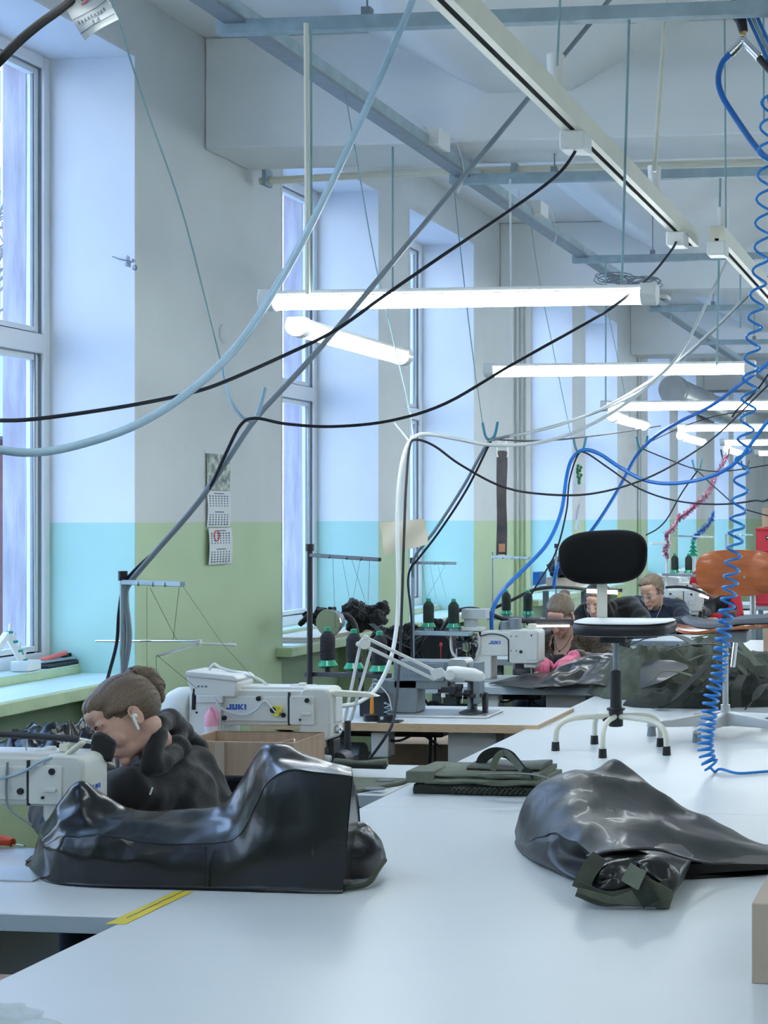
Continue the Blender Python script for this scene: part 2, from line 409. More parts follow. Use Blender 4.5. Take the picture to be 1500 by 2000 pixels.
for a, b in WIN:
    sl.box(-4.69, -4.10, a-.07 if a > 3 else a, b+.05, SILLZ-.06, SILLZ)
    sl.box(-4.67, -4.49, a+E, b-E, SILLZ, SILLZ+.045)
sp = struct('trim_3', sl, SILLM, bevel=.006)
for a, b in WIN:
    st.box(-4.665, -4.495, a+E+.004, b-E-.004, SILLZ+.045, SILLZ+.05); st.box(-4.485, -4.115, a+E, b-E, SILLZ, SILLZ+.004)
o = obj('sill_surface', st, SILLT, sp)
# concrete beams across and joists along the room
bm_ = MB()
for k in range(-1, 5):
    y = 8.09 + 5.4*k; bm_.box(XW, XR, y, y+.52, 3.72, ZC)
struct('trim_4', bm_, CEIL, bevel=.012)
jm = MB()
for x0 in (-3.27, .05, 3.1):
    for k in range(-1, 5):
        y0 = 8.61 + 5.4*(k-1) if k > -1 else YB; y1 = 8.09 + 5.4*k
        pr = [(x0, ZC), (x0+.68, 3.98), (x0+1.15, 3.98), (x0+1.8, ZC)]
        if x0 + 1.8 > XR: pr = [(x0, ZC), (x0+.68, 3.98), (x0+1.15, 3.98), (x0+1.8, ZC)]
        jm.prism(pr, lambda a, b, d: V((a, d, b)), y0, y1)
struct('trim_5', jm, CEIL)
# windows
for i, (a, b) in enumerate(WIN):
    z0, z1 = SILLZ+.05, LINT-.01; zt = 2.56
    w = MB(); x0, x1 = XG-.07, XG+.015; fw = .062
    w.box(x0, x1, a+.005, a+fw, z0, z1); w.box(x0, x1, b-fw, b-.005, z0, z1); w.box(x0, x1, a+fw, b-fw, z1-fw, z1); w.box(x0, x1, a+fw, b-fw, z0, z0+fw)
    w.box(x0, x1, a+fw, b-fw, zt-.05, zt+.05)
    wo_ = struct('window_%d' % (i+1), w, PVCW, bevel=.006)
    s = MB(); g = MB(); xa, xb = XG-.06, XG-.012; q = .035
    gask = MB()
    for (c, d) in ((z0+fw, zt-.05), (zt+.05, z1-fw)):
        ya, yb = a+fw, b-fw
        s.box(xa, xb, ya+.004, ya+q, c+.004, d-.004); s.box(xa, xb, yb-q, yb-.004, c+.004, d-.004); s.box(xa, xb, ya+q, yb-q, c+.004, c+q); s.box(xa, xb, ya+q, yb-q, d-q, d-.004)
        g.box(XG-.04, XG-.034, ya+q, yb-q, c+q, d-q)
        gask.box(xb-.001, xb+.012, yb-.006, yb+.002, c, d); gask.box(xb-.001, xb+.012, ya, yb, d-.005, d+.003); gask.box(XG-.034, XG-.02, yb-q-.006, yb-q+.001, c+q, d-q)
    so = obj('sash', s, PVCW, wo_, bevel=.004); obj('glass_pane', g, GLASS, wo_); obj('gasket', gask, GREYM, wo_)
# wall details
def round_cover():
    c = W(437, 652); m = Matrix.Rotation(math.pi/2, 3, 'Y')
    o = obj('junction_cover', MB().lathe([(.055,0),(.055,.004),(.045,.010),(.012,.012)], (XW, c.y, c.z), 28, m), WALL)
    tag(o, 'round painted-over junction cover high on the first pillar above the calendar', 'wall plate')
round_cover()
c = W(264, 515)
mb = MB(); 
for k in range(7):
    a = random.uniform(0, 6.28); mb.ell((XW-.02+random.uniform(-.02,.02), c.y-.004, c.z+.03*math.sin(a)), (random.uniform(.01,.02), .008, random.uniform(.012,.028)), nu=7, nv=5)
mb.tube([(XW-.02, c.y-.01, c.z+.01), (XW-.07, c.y-.03, c.z+.02), (XW-.11, c.y-.02, c.z+.035)], .003, 6)
tag(obj('wall_hook', mb, GREYM), 'broken plaster patch with wire hook on the edge of first window reveal', 'hook')
mb = MB()
pts = [V((XW+.05, 8.66, 3.665)), V((-3.2, 8.66, 3.69)), V((-1.5, 8.66, 3.70)), V((1.5, 8.66, 3.70)), V((4.5, 8.66, 3.69))]
mb.tube(catmull(pts, 6), .022, 10)
pipe = tag(obj('pipe', mb, CREAM), 'thin cream pipe running under the first concrete beam', 'pipe')
for x in (-4.1, -2.6, -.8): obj('pipe_clamp', MB().box(x-.012, x+.012, 8.6, 8.69, 3.63, 3.73), STEEL, pipe)
# duct on far wall
c = W(1240, 748); d = W(1352, 752)
mb = MB().cyl((XW+.28, 20.2, c.z), (XW+.28, 25.6, c.z), .19, n=24); 
for y in (20.3, 22.0, 23.8, 25.4): mb.cyl((XW+.28, y, c.z), (XW+.28, y+.08, c.z), .205, n=24)
for y in (21, 24.6): mb.box(XW-.01, XW+.3, y, y+.04, c.z+.15, c.z+.2)
tag(obj('ventilation_duct', mb, ALU), 'round metal ventilation duct along the far end of the window wall', 'duct')
for k, px in enumerate((1015, 1040)):
    pass
mb = MB()
for y in (13.95, 14.1, 14.22): mb.tube([(XW+.02, y, 0), (XW+.02, y, 3.72)], .014, 8)
o = tag(obj('riser_pipe', mb, WALL), 'three painted vertical heating pipes on the pillar behind the black banner', 'pipe', kind='stuff')
del o['kind']
mb = MB()
for y in (19.3, 19.42): mb.tube([(XW+.02, y, 0), (XW+.02, y, 3.72)], .016, 8)
tag(obj('riser_pipe', mb, WALL), 'pair of painted vertical pipes on the pillar above the black chair', 'pipe')
# outside
tag(obj('yard_ground', MB().box(-60, XO-.3, -20, 90, -1.2, -1.0), SNOW), 'pale snowy yard ground outside the windows', 'ground')['kind'] = 'structure'
h = thing('neighbour_house', 'dark red house across the yard seen through the first window', 'house', (-20, 22, -1))
obj('wall', MB().box(-26,-15, 18,30,-1,3.0), BRICK, h)
obj('roof', MB().prism([(-27,2.9),(-20.5,5.2),(-14.4,2.9)], lambda a,b,d: V((a,d,b)), 17.5, 30.5), GREYM, h)
obj('window_frame', MB().box(-15.02,-14.95,20,21.5,.3,2), PVCW, h)
h = thing('apartment_block', 'tall pale apartment block outside at the top left', 'house', (-37, 45, -1))
obj('wall', MB().box(-44,-30, 34,56,-1,16), mat('pale_block_render', (.42,.47,.55), .8, var=.1), h)
mb = MB()
for zz in range(2, 15, 3):
    for yy in range(35, 55, 4): mb.box(-30.02,-29.93,yy,yy+1.8,zz,zz+1.6)
    for xx in range(-43, -31, 4): mb.box(xx,xx+1.8,33.93,34.02,zz,zz+1.6)
obj('window_row', mb, mat('block_window', (.12,.18,.26), .2), h)
random.seed(3)
def tree(x, y, hh, lab):
    mb = MB()
    def br(p, d, L, r, n):
        q = p + d * L; mb.tube([p, q], [r, r*.65], 5)
        if n == 0: return
        for _ in range(3):
            e = (d + V((random.uniform(-.7,.7), random.uniform(-.7,.7), random.uniform(-.15,.5)))).normalized()
            br(q, e, L*.68, r*.62, n-1)
    br(V((x, y, -1)), V((0,0,1)), hh*.36, .13, 5)
    tag(obj('bare_tree', mb, BARK, smooth=0), lab, 'tree')
tree(-13, 17.5, 7.0, 'bare winter tree outside the first window')
# ------------------------------------------------------------------ overhead steel, lamps, busbars
def channel(mb, p0, p1, w=.045, h=.05, t=.003, lip=.012):   # open steel C channel between two points (horizontal)
    p0, p1 = V(p0), V(p1); d = (p1-p0).normalized(); s = d.cross(V((0,0,1))).normalized(); u = V((0,0,1))
    prof = [(-w/2,0),(-w/2,h),(-w/2+lip,h),(-w/2+lip,h-t),(-w/2+t,h-t),(-w/2+t,t),(w/2-t,t),(w/2-t,h-t),(w/2-lip,h-t),(w/2-lip,h),(w/2,h),(w/2,0)]
    L = (p1-p0).length
    mb.prism(prof, lambda a,b,c: p0 + s*a + u*b + d*c, 0, L)
    return mb
BY = [5.70 + 2.70*k for k in range(-2, 9)]
order = ['above the camera end', 'behind the camera', 'first, nearest the lens', 'second', 'third', 'fourth', 'fifth', 'sixth', 'seventh', 'eighth', 'ninth']
bx0 = -2.90
for k, y in enumerate(BY[2:9]):
    z = 3.56
    mb = channel(MB(), (bx0, y, z), (3.2, y, z), .05, .052)
    b = tag(obj('steel_channel', mb, STEEL, smooth=0), '%s grey steel channel hung across the room above the tube lamps' % order[k+2], 'beam', 'steel channels hung across the room')
    for x in (-2.3, -.75, 1.2):
        mb = MB(); mb.cyl((x, y, z+.04), (x, y, ZC if not (8.05 < y < 8.65 or 13.45 < y < 14.05) else 3.74), .004, n=6); mb.box(x-.018, x+.018, y-.018, y+.018, z+.05, z+.085)
        obj('threaded_rod', mb, GREYM, b)
mb = MB(); 
prof = [(-.045,0),(.045,0),(.045,.055),(.03,.055),(.03,.012),(-.03,.012),(-.03,.055),(-.045,.055)]
mb.prism(prof, lambda a,b,c: V((-2.83+a, c, 3.615+b)), .8, 27)
rail = tag(obj('cable_rail', mb, STEEL, smooth=0), 'long grey steel rail running down the room over the ends of the channels', 'rail')
mb = MB().box(-2.865,-2.78,.8,27,3.596,3.612); obj('rail_groove', mb, GREYM, rail, smooth=0)
for i, (px, py) in enumerate(((838,275),(1040,412),(1290,578))):
    p = Q(px, py, 8.0); s = W(px, py, -2.80)
    mb = MB().box(-2.87,-2.73,s.y-.05,s.y+.13,s.z-.03,s.z+.06); mb.tube(catmull([(-2.8,s.y-.04,s.z+.05),(-2.82,s.y-.2,s.z+.09),(-2.8,s.y-.3,s.z+.03)],6),.004,5); mb.tube(catmull([(-2.8,s.y+.1,s.z+.05),(-2.78,s.y+.35,s.z+.08),(-2.78,s.y+.5,s.z-.06),(-2.8,s.y+.45,s.z-.18)],6),.004,5)
    tag(obj('junction_box', mb, WHITE, bevel=.004), ['grey white junction box on the long rail, nearest the lens','second junction box on the long rail, left of the busbar','third junction box on the long rail, farthest'][i], 'junction box', 'junction boxes on the rail')
mb = MB()   # coiled spare wire on rail
random.seed(5)
for px, py in ((1200,545),(1258,550)):
    c = Q(px, py, 11.2)
    for k in range(5):
        r = random.uniform(.06,.12); pts = [c + V((r*1.3*math.cos(a*.52), r*.4*math.sin(a*.52)+random.uniform(-.01,.01), r*.35*math.sin(a*.52+k))) for a in range(12)]
        mb.tube(pts, .004, 5, closed=True)
tag(obj('wire_coil', mb, GREYM), 'tangled spare wire coiled up on the long rail', 'wire')
# lamps ------------------------------------------------
LZ = 2.52
def lamp(x0, x1, y, z, label, group, rz=0):
    L = x1 - x0; t = thing('tube_lamp', label, 'lamp', (x0, y, z), rz, group)
    mb = MB(); rr = .043
    pr = [(rr*math.cos(a), rr*.95*math.sin(a)) for a in [math.pi + math.pi*k/10 for k in range(11)]] + [(rr, .014), (-rr, .014)]
    mb.prism(pr, lambda a,b,c: V((c, a, b)), .05, L-.05); obj('diffuser', mb, LAMPM, t, local=True)
    mb = MB(); pr2 = [(-rr-.002,.006),(-rr*.8,.03),(rr*.8,.03),(rr+.002,.006)]
    mb.prism(pr2, lambda a,b,c: V((c,a,b)), .03, L-.03); obj('housing', mb, WHITE, t, local=True)
    for a, b in ((-.005,.055),(L-.055,L+.005)):
        mb = MB(); pr3 = [((rr+.004)*math.cos(q), (rr+.004)*.97*math.sin(q)) for q in [math.pi + math.pi*k/10 for k in range(11)]] + [(rr*.85,.036),(-rr*.85,.036)]
        mb.prism(pr3, lambda p,q,c: V((c,p,q)), a, b); obj('end_cap', mb, WHITE, t, local=True, bevel=.004)
    return t
lt = lamp(-2.70, -1.16, 5.66, LZ, 'long lit tube lamp nearest the lens, hung across the room', 'long tube lamps across the room')
lo_ = ['second', 'third', 'fourth', 'fifth', 'sixth', 'seventh', 'eighth', 'ninth']
for k in range(1, 9):
    copy_tree(lt, (-2.72, 5.70+2.78*k, LZ), label='%s long lit tube lamp in the row hung across the room' % lo_[k-1])
ls = lamp(0, 1.18, 0, 0, 'short lit tube lamp under the left end of the nearest long lamp', 'short tube lamps running down the room')
ls.location = (-2.66, 5.86, LZ-.075); ls.rotation_euler = (0,0,math.pi/2)
for k, nm in ((2,'third'),(3,'fourth'),(4,'fifth')):
    copy_tree(ls, (-2.66, 5.78+2.78*k, LZ-.075), label='short lit tube lamp branching off the left end of the %s long lamp' % nm)
lr = copy_tree(lt, (1.0, 5.70-2*2.78, LZ+.45), label='added lit tube lamp in the unseen rows, for fill light', group='unseen tube lamps added for fill light')
for x_ in (.25, 1.28): obj('suspension_wire', MB().cyl((x_,0,.03), (x_,0,ZC-LZ-.45), .003, n=6), WIRE, lr, local=True)
# unseen lamp rows added as fill, right of and behind the camera's view
for x in (1.0, 3.2):
    for k in range(-2, 8):
        if (x, k) != (1.0, -2): copy_tree(lr, (x, 5.70+2.78*k, LZ+.45))
for k in (-1, -2): copy_tree(lr, (-2.72, 5.70+2.78*k, LZ+.45), label='added lit tube lamp behind the camera, for fill light', group='tube lamps added behind the camera')
# lamp hangers
def rod(px, y0, y1, t, r, label, m=WIRE, px1=None, group='thin steel hangers'):
    a = Q(px, y0, t); b = Q(px1 or px, y1, t)
    return tag(obj('hanger_rod', MB().cyl(a, b, r, n=8), m), label, 'rod', group)
o = rod(598, 46, 575, 5.80, .010, 'cream pipe hanger carrying the left end of the nearest lamp', CREAM, 601)
rod(607, 46, 573, 5.82, .005, 'thin steel rod beside the cream pipe hanger at the nearest lamp', WIRE, 608)
rod(1229, 22, 572, 5.80, .005, 'thin steel rod carrying the right end of the nearest lamp', WIRE, 1214)
rod(767, 268, 565, 8.45, .006, 'thin rod dropping from the long rail left of centre', WIRE)
rod(1407, 348, 713, 8.45, .006, 'thin rod carrying the right end of the second lamp', WIRE, 1400)
rod(996, 350, 716, 8.45, .006, 'thin rod carrying the left end of the second lamp', WHC, 1000)
rod(1183, 500, 785, 11.1, .006, 'thin rod carrying the left end of the third lamp', WIRE)
rod(1446, 506, 640, 11.1, .006, 'short thin rod under the third channel at right', WIRE, 1446)
rod(1095, -20, 128, 4.95, .004, 'thin rod from the first channel down to the busbar', WIRE, 1088)
rod(1303, -20, 335, 6.0, .009, 'cream conduit with three black clips hanging above the busbar end', CREAM, 1278)
rod(1415, 20, 445, 7.0, .004, 'thin rod down to the head of the second busbar', WIRE, 1418)
rod(1491, 30, 235, 6.9, .004, 'thin rod at the right edge beside the blue coil', WIRE, 1492)
# busbars
def busbar(x, z, y0, y1, label, feeds, caps):
    t = thing('power_busbar', label, 'busbar', (x, y0, z))
    pr = [(-.036,-.02),(-.012,-.02),(-.012,-.006),(.008,-.006),(.008,-.02),(.032,-.02),(.036,.05),(-.036,.05)]
    obj('track', MB().prism(pr, lambda a,b,c: V((x+a, c, z+b)), y0, y1), CREAM, t, smooth=0)
    obj('slot', MB().box(x-.0125, x+.0085, y0+.02, y1-.02, z-.0175, z-.006), MATTB, t, smooth=0)
    for y in feeds:
        f = MB().box(x-.05, x+.04, y-.055, y+.055, z-.085, z-.018); obj('feeder_box', f, WHITE, t, bevel=.008)
    for y in caps:
        f = MB().cyl((x, y, z+.05), (x, y, z+.17), .024, .03, n=16).box(x-.03, x+.03, y-.03, y+.07, z+.045, z+.06); obj('hanger_cap', f, WHITE, t, bevel=.004)
    return t
xb, zb = -1.345, 3.03
s1 = W(1127, 258, xb); s2 = W(1325, 452, xb)
busbar(xb, zb, 1.6, W(1352,462,xb).y, 'long cream power busbar with black slot running diagonally through the top centre', (s1.y, s2.y), (W(1085,140,xb).y, W(1278,345,xb).y))
xb2 = -1.17
s3 = W(1404, 462, xb2)
busbar(xb2, 3.0, s3.y-.05, 11.9, 'shorter cream power busbar starting below the blue coil at right', (s3.y, 9.5), (s3.y+.12,))
# paper tag on a cable at top left
def tagpaper():
    c = Q(178, 22, 3.1); a = Q(112, -15, 3.1); b = Q(166, 80, 3.1); d = Q(230, 36, 3.1)
    ux = (d-b).normalized(); uy = (a-b).normalized(); n = ux.cross(uy).normalized()
    rows = []
    Lx, Ly = (d-b).length, (a-b).length*1.25
    for i in range(9):
        rows.append([b + ux*(Lx*j/8) + uy*(Ly*i/8) + n*.006*math.sin(i*.7+j*.5) for j in range(9)])
    t = tag(obj('paper_tag', MB().sheet(rows, .0015), PAPER), 'white printed paper tag wrapped round the black cable at top left', 'tag')
    def at(x, y, w, h, m, nm):
        k = MB()
        rr = []
        for i in range(4):
            rr.append([b + ux*(Lx*(x+w*j/3)) + uy*(Ly*(y+h*i/3)) + n*(.006*math.sin((y+h*i/3)*8*.7+(x+w*j/3)*8*.5) + sgn*.0025) for j in range(4)])
        obj(nm, k.sheet(rr, .0005), m, t)
    sgn = 1 if n.y < 0 else -1
    at(.02,.09,.96,.012,INK,'printed_line'); at(.02,.31,.96,.010,INK,'printed_line')
    for k in range(9):
        at(.10+.085*k,.20 + (.0 if k%4 else .01),.045,.05,INK,'printed_mark')
    at(.42,.11,.05,.06,INK,'printed_mark'); at(.56,.11,.05,.06,INK,'printed_mark')
    at(.36,.46,.40,.018,INKR,'printed_stripe'); at(.42,.51,.32,.018,LOGO,'printed_stripe'); at(.50,.56,.28,.018,INKC,'printed_stripe'); at(.40,.53,.06,.07,INKY,'printed_mark')
tagpaper()
# Y air splitter
t = thing('air_hose_splitter', 'brass and steel Y air hose splitter hanging at top right', 'connector', Q(1450,60,5.95))
obj('rubber_boot', MB().tube([Q(1436,-330,5.95),Q(1435,0,5.95),Q(1438,25,5.95),Q(1448,42,5.95),Q(1452,62,5.95)], [.012,.012,.026,.022,.018], 12), BLACK, t)
obj('brass_nut', MB().cyl(Q(1452,60,5.95), Q(1451,70,5.95), .013, n=6), mat('brass', (.6,.42,.18), .3, metal=1), t)
obj('y_body', MB().ell(Q(1451,80,5.95), .018).cyl(Q(1451,72,5.95), Q(1451,82,5.95), .014).cyl(Q(1450,80,5.95), Q(1425,106,5.95), .0165).cyl(Q(1452,80,5.95), Q(1482,112,5.95), .0165).cyl(Q(1440,91,5.95), Q(1432,99,5.95), .0165).cyl(Q(1464,93,5.95), Q(1472,101,5.95), .0165), CHROME, t)
obj('hose_tail', MB().tube([Q(1482,112,5.95),Q(1492,124,5.95),Q(1510,145,5.95),Q(1560,260,5.95),Q(1600,420,5.95)], .014, 8), BLACK, t)
# ------------------------------------------------------------------ cables
def cable(name, label, pts, r, m, cat='cable', n=8, group=None, parent=None, sub=6):
    if pts[0][0] >= 1515 and len(pts[0]) == 3:      # runs on beyond the frame, up to the ceiling rails on the right
        x0, y0, t0 = pts[0]; pts = [(x0+520, -560-y0*.1, t0*.97), (x0+330, y0*.25-120, t0*.98), (x0+150, y0-170, t0)] + list(pts)
    P = [Q(*p) if len(p) == 3 else V(p[:3]) for p in pts]
    o = obj(name, MB().tube(catmull(P, sub), r, n), m, parent)
    if not parent: tag(o, label, cat, group)
    return o
cable('air_hose', 'thick pale translucent hose swooping from top centre to the left edge', [(850,-330,5.0),(832,-160,4.95),(812,-30,4.9),(800,15,4.85),(770,85,4.75),(705,235,4.6),(612,430,4.45),(540,560,4.35),(470,668,4.2),(380,757,4.05),(270,828,3.9),(150,870,3.8),(60,884,3.7),(-20,876,3.6)], .0105, HOSE, 'hose', 12)
cable('power_cable', 'dark cable from the first busbar feeder sagging to the left edge', [(1129,276,5.34),(1122,298,5.3),(1085,345,5.25),(990,415,5.15),(860,502,5.0),(750,578,4.9),(655,645,4.8),(560,692,4.7),(440,745,4.5),(370,768,4.4),(270,789,4.25),(150,808,4.1),(50,820,4.0),(-20,821,3.9)], .0055, RUBBER)
cable('power_cable', 'thin black cable from the second busbar feeder to the nearest thread stand', [(1323,466,7.2),(1312,488,7.0),(1270,540,6.6),(1210,590,5.4),(1150,628,5.4),(1000,712,5.4),(870,788,5.3),(760,822,5.2),(650,833,5.15),(560,828,5.1),(500,817,5.1),(470,830,5.1),(440,888,5.15),(402,965,5.2),(330,1050,5.2),(262,1115,5.2),(241,1145,5.2),(232,1200,5.2),(228,1255,5.2),(213,1315,5.15),(205,1345,5.1)], .0055, RUBBER)
cable('air_hose', 'grey hose crossing diagonally from top right down to the nearest thread stand', [(1420,-300,6.2),(1310,-150,6.2),(1210,-25,6.2),(1190,0,6.15),(1100,110,5.9),(1040,182,5.75),(920,327,5.55),(800,472,5.45),(700,592,5.4),(600,708,5.3),(500,817,5.25),(440,905,5.2),(380,990,5.2),(300,1082,5.2),(252,1140,5.2),(246,1170,5.2),(250,1210,5.2),(252,1250,5.2),(243,1310,5.2),(238,1350,5.2)], .0095, GREYC, 'hose', 10)
cable('support_wire', 'thin green wire running down from top left to the clear cable hook', [(160,-220,4.3),(188,-110,4.35),(214,-20,4.4),(228,30,4.45),(282,200,4.6),(352,400,4.85),(400,580,5.0),(430,700,5.1)], .003, WIRE, 'wire', 6)
cable('cable_hook', 'clear plastic tube hook holding the cables above the calendar', [(434,718,5.1),(440,745,5.1),(455,790,5.1),(478,818,5.12),(497,818,5.14),(508,795,5.15),(518,757,5.15)], .0068, HOSE, 'hook', 8)
for i, (px, py, t, m, lab, wire) in enumerate(((805,858,6.5,WHC,'pale wire loop holding the white hose and black cable',None),
    (957,858,8.0,TEAL,'teal V shaped hook holding cables left of the black banner',None),
    (1132,882,9.6,TEAL,'teal V shaped hook under the blue hose arch',None),
    (1254,876,11.0,TEAL,'blue V shaped hook on the second blue hose',None),
    (1361,918,12.6,TEAL,'small blue V shaped hook left of the tinsel',None),
    (1416,896,14.0,DARKM,'small dark V shaped hook at the top of the pink tinsel',None),
    (1455,916,15.4,DARKM,'farthest dark V shaped hook beside the coil',None))):
    s = 8.0/t*1.0
    if i == 0:
        cable('cable_hook', lab, [(770,826,t),(790,850,t),(800,862,t),(806,850,t),(797,790,t)], .004, m, 'hook', 6)
    else:
        cable('cable_hook', lab, [(px-15*s*.95,py-32*s,t),(px-9*s,py-8*s,t),(px-2,py+1,t),(px+7*s,py-4*s,t),(px+11*s,py-14*s,t),(px+15*s,py-34*s,t)], .0075, m, 'hook', 8)
cable('support_wire', 'thin wire from the long rail curving down to the pale wire loop', [(640,160,6.9),(655,151,6.9),(668,168,6.9),(678,205,6.9),(700,330,6.8),(730,500,6.7),(765,650,6.6),(795,780,6.5),(803,850,6.5)], .003, WIRE, 'wire', 6)
cable('support_wire', 'thin wire dropping from the second channel to the teal hook by the banner', [(886,350,8.4),(893,430,8.3),(912,600,8.1),(925,705,8.0),(930,740,8.0),(943,828,8.0)], .003, WIRE, 'wire', 6)
cable('support_wire', 'thin wire dropping from the long rail to the hook under the blue arch', [(1035,425,9.8),(1052,540,9.7),(1080,680,9.6),(1116,856,9.6)], .003, WIRE, 'wire', 6)
cable('support_wire', 'thin wire dropping from the wire coil towards the blue hose hook', [(1178,560,11),(1196,650,11),(1225,790,11),(1238,840,11)], .003, WIRE, 'wire', 6)
cable('air_hose', 'white hose arching over the pale loop and down beside the buff paper sheet', [(1425,500,9.0),(1395,560,8.7),(1335,680,8.3),(1280,742,8.0),(1205,800,7.8),(1120,845,7.6),(1040,866,7.4),(960,869,7.1),(890,857,6.8),(835,848,6.6),(808,855,6.5),(790,885,6.4),(779,950,6.35),(776,1040,6.3),(778,1140,6.25),(775,1220,6.2),(762,1290,6.1),(735,1345,6.0),(700,1372,5.8),(665,1379,5.6),(640,1378,5.5)], .0085, WHC, 'hose', 10)
cable('power_cable', 'white cable running from the right along the fourth lamp to the teal hook', [(1475,560,9.6),(1395,640,9.2),(1300,722,8.8),(1200,785,8.5),(1110,825,8.3),(1020,848,8.1),(960,856,8.0)], .0065, WHC)
cable('power_cable', 'black cable hanging down in front of the buff paper sheet', [(1520,730,9.2),(1480,772,9.0),(1400,850,8.6),(1320,905,8.2),(1240,943,7.9),(1150,965,7.6),(1060,965,7.3),(980,950,7.0),(900,908,6.8),(850,872,6.6),(815,859,6.5),(800,872,6.4),(793,950,6.3),(789,1050,6.2),(785,1180,6.1),(780,1300,6.0),(770,1400,5.75),(752,1440,5.68),(722,1482,5.65)], .0055, RUBBER)
cable('power_cable', 'thin dark cable from the teal hook to the plug of the fourth lamp', [(962,858,8.0),(1040,861,8.6),(1110,857,9.4),(1200,846,11),(1290,832,13.8)], .005, RUBBER)
cable('air_hose', 'grey hose dropping from the teal hook to the third thread stand', [(1520,520,10),(1460,580,9.6),(1320,715,9.0),(1200,790,8.6),(1060,838,8.2),(975,856,8.02),(950,870,8.0),(905,950,8.2),(850,1035,8.3),(810,1088,8.4),(806,1130,8.45)], .008, GREYC, 'hose')
cable('power_cable', 'black cable dropping beside the grey hose to the third thread stand', [(958,863,7.98),(912,955,8.15),(860,1035,8.3),(818,1090,8.35),(802,1110,8.4),(797,1140,8.4),(803,1200,8.4),(805,1290,8.4)], .006, RUBBER)
cable('blue_air_hose', 'thick blue hose arching in the middle and falling to the second sewing machine', [(1530,790,9.2),(1490,835,9.3),(1440,900,9.4),(1390,930,9.5),(1320,944,9.5),(1260,938,9.55),(1210,912,9.6),(1170,886,9.6),(1140,879,9.6),(1118,895,9.6),(1107,930,9.5),(1096,1000,9.3),(1070,1060,9.1),(1030,1105,8.9),(985,1150,8.7),(963,1190,8.6),(960,1235,8.6)], .012, BLUEH, 'hose', 10)
cable('blue_air_hose', 'blue hose from the right passing the blue hook and falling behind the black chair', [(1520,690,9.5),(1440,755,9.8),(1385,795,10.2),(1330,822,10.6),(1290,845,10.9),(1262,868,11.0),(1240,895,11.0),(1205,960,10.8),(1160,1030,10.6),(1120,1072,10.5),(1090,1105,10.4),(1080,1150,10.4)], .012, BLUEH, 'hose', 10)
cable('power_cable', 'thin black cable swinging from the hook under the blue arch to the right edge', [(1520,960,8.6),(1470,978,8.8),(1400,985,9.0),(1320,978,9.2),(1250,955,9.3),(1190,915,9.5),(1145,885,9.6),(1128,890,9.6),(1112,940,9.6),(1106,1000,9.5),(1085,1080,9.5),(1050,1140,9.4),(1035,1165,9.4)], .0055, RUBBER)
cable('power_cable', 'thin dark cable from the blue hook towards the far right', [(1258,878,11.0),(1300,895,11.2),(1360,916,11.8),(1420,920,12.4),(1520,905,13)], .005, RUBBER)
cable('power_cable', 'thin dark cable sloping down from the small blue hook', [(1362,920,12.6),(1332,962,12.4),(1305,1010,12.2),(1285,1032,12.1),(1262,1045,12)], .006, RUBBER)
cable('power_cable', 'thin dark cable from the small blue hook down towards the coil', [(1364,921,12.6),(1400,955,12.2),(1440,988,12),(1480,1002,12),(1520,1012,12)], .005, RUBBER)
cable('power_cable', 'heavy black cable at the top left corner ending in the paper tag', [(-20,138,2.9),(0,118,2.9),(40,78,2.95),(80,45,3.0),(112,22,3.05),(150,-8,3.12),(230,-70,3.2),(360,-190,3.3),(520,-420,3.4)], .0085, MATTB, n=10)
cable('blue_air_hose', 'short blue hose looping from the air splitter to the coil', [(1425,106,5.95),(1410,125,5.95),(1403,155,5.9),(1411,188,5.85),(1440,235,5.75),(1475,285,5.6),(1500,310,5.5),(1515,300,5.45),(1514,250,5.4),(1504,190,5.35)], .0118, BLUEH, 'hose', 10)
for k in range(3):
    cable('blue_air_hose', ['leftmost','middle','rightmost'][k]+' of three parallel blue hoses at the top right corner', [(1400+9*k,-330,5.95),(1436+9*k,-40,5.95),(1458+9*k,25,5.95),(1480+9*k,75,5.95),(1512+9*k,145,5.95),(1620+9*k,400,5.95),(1700+9*k,520,5.95)], .007, BLUEH if k != 1 else WIRE, 'hose', 8)
cable('power_cable', 'thin dark cable crossing under the far lamps at right', [(1255,870,11),(1330,835,12),(1400,812,12.5),(1470,800,13),(1520,780,13)], .004, RUBBER)
cable('power_cable', 'black cable running from the right edge down past the far tinsel', [(1525,700,10),(1480,760,10),(1440,800,10),(1430,815,10)], .006, RUBBER)
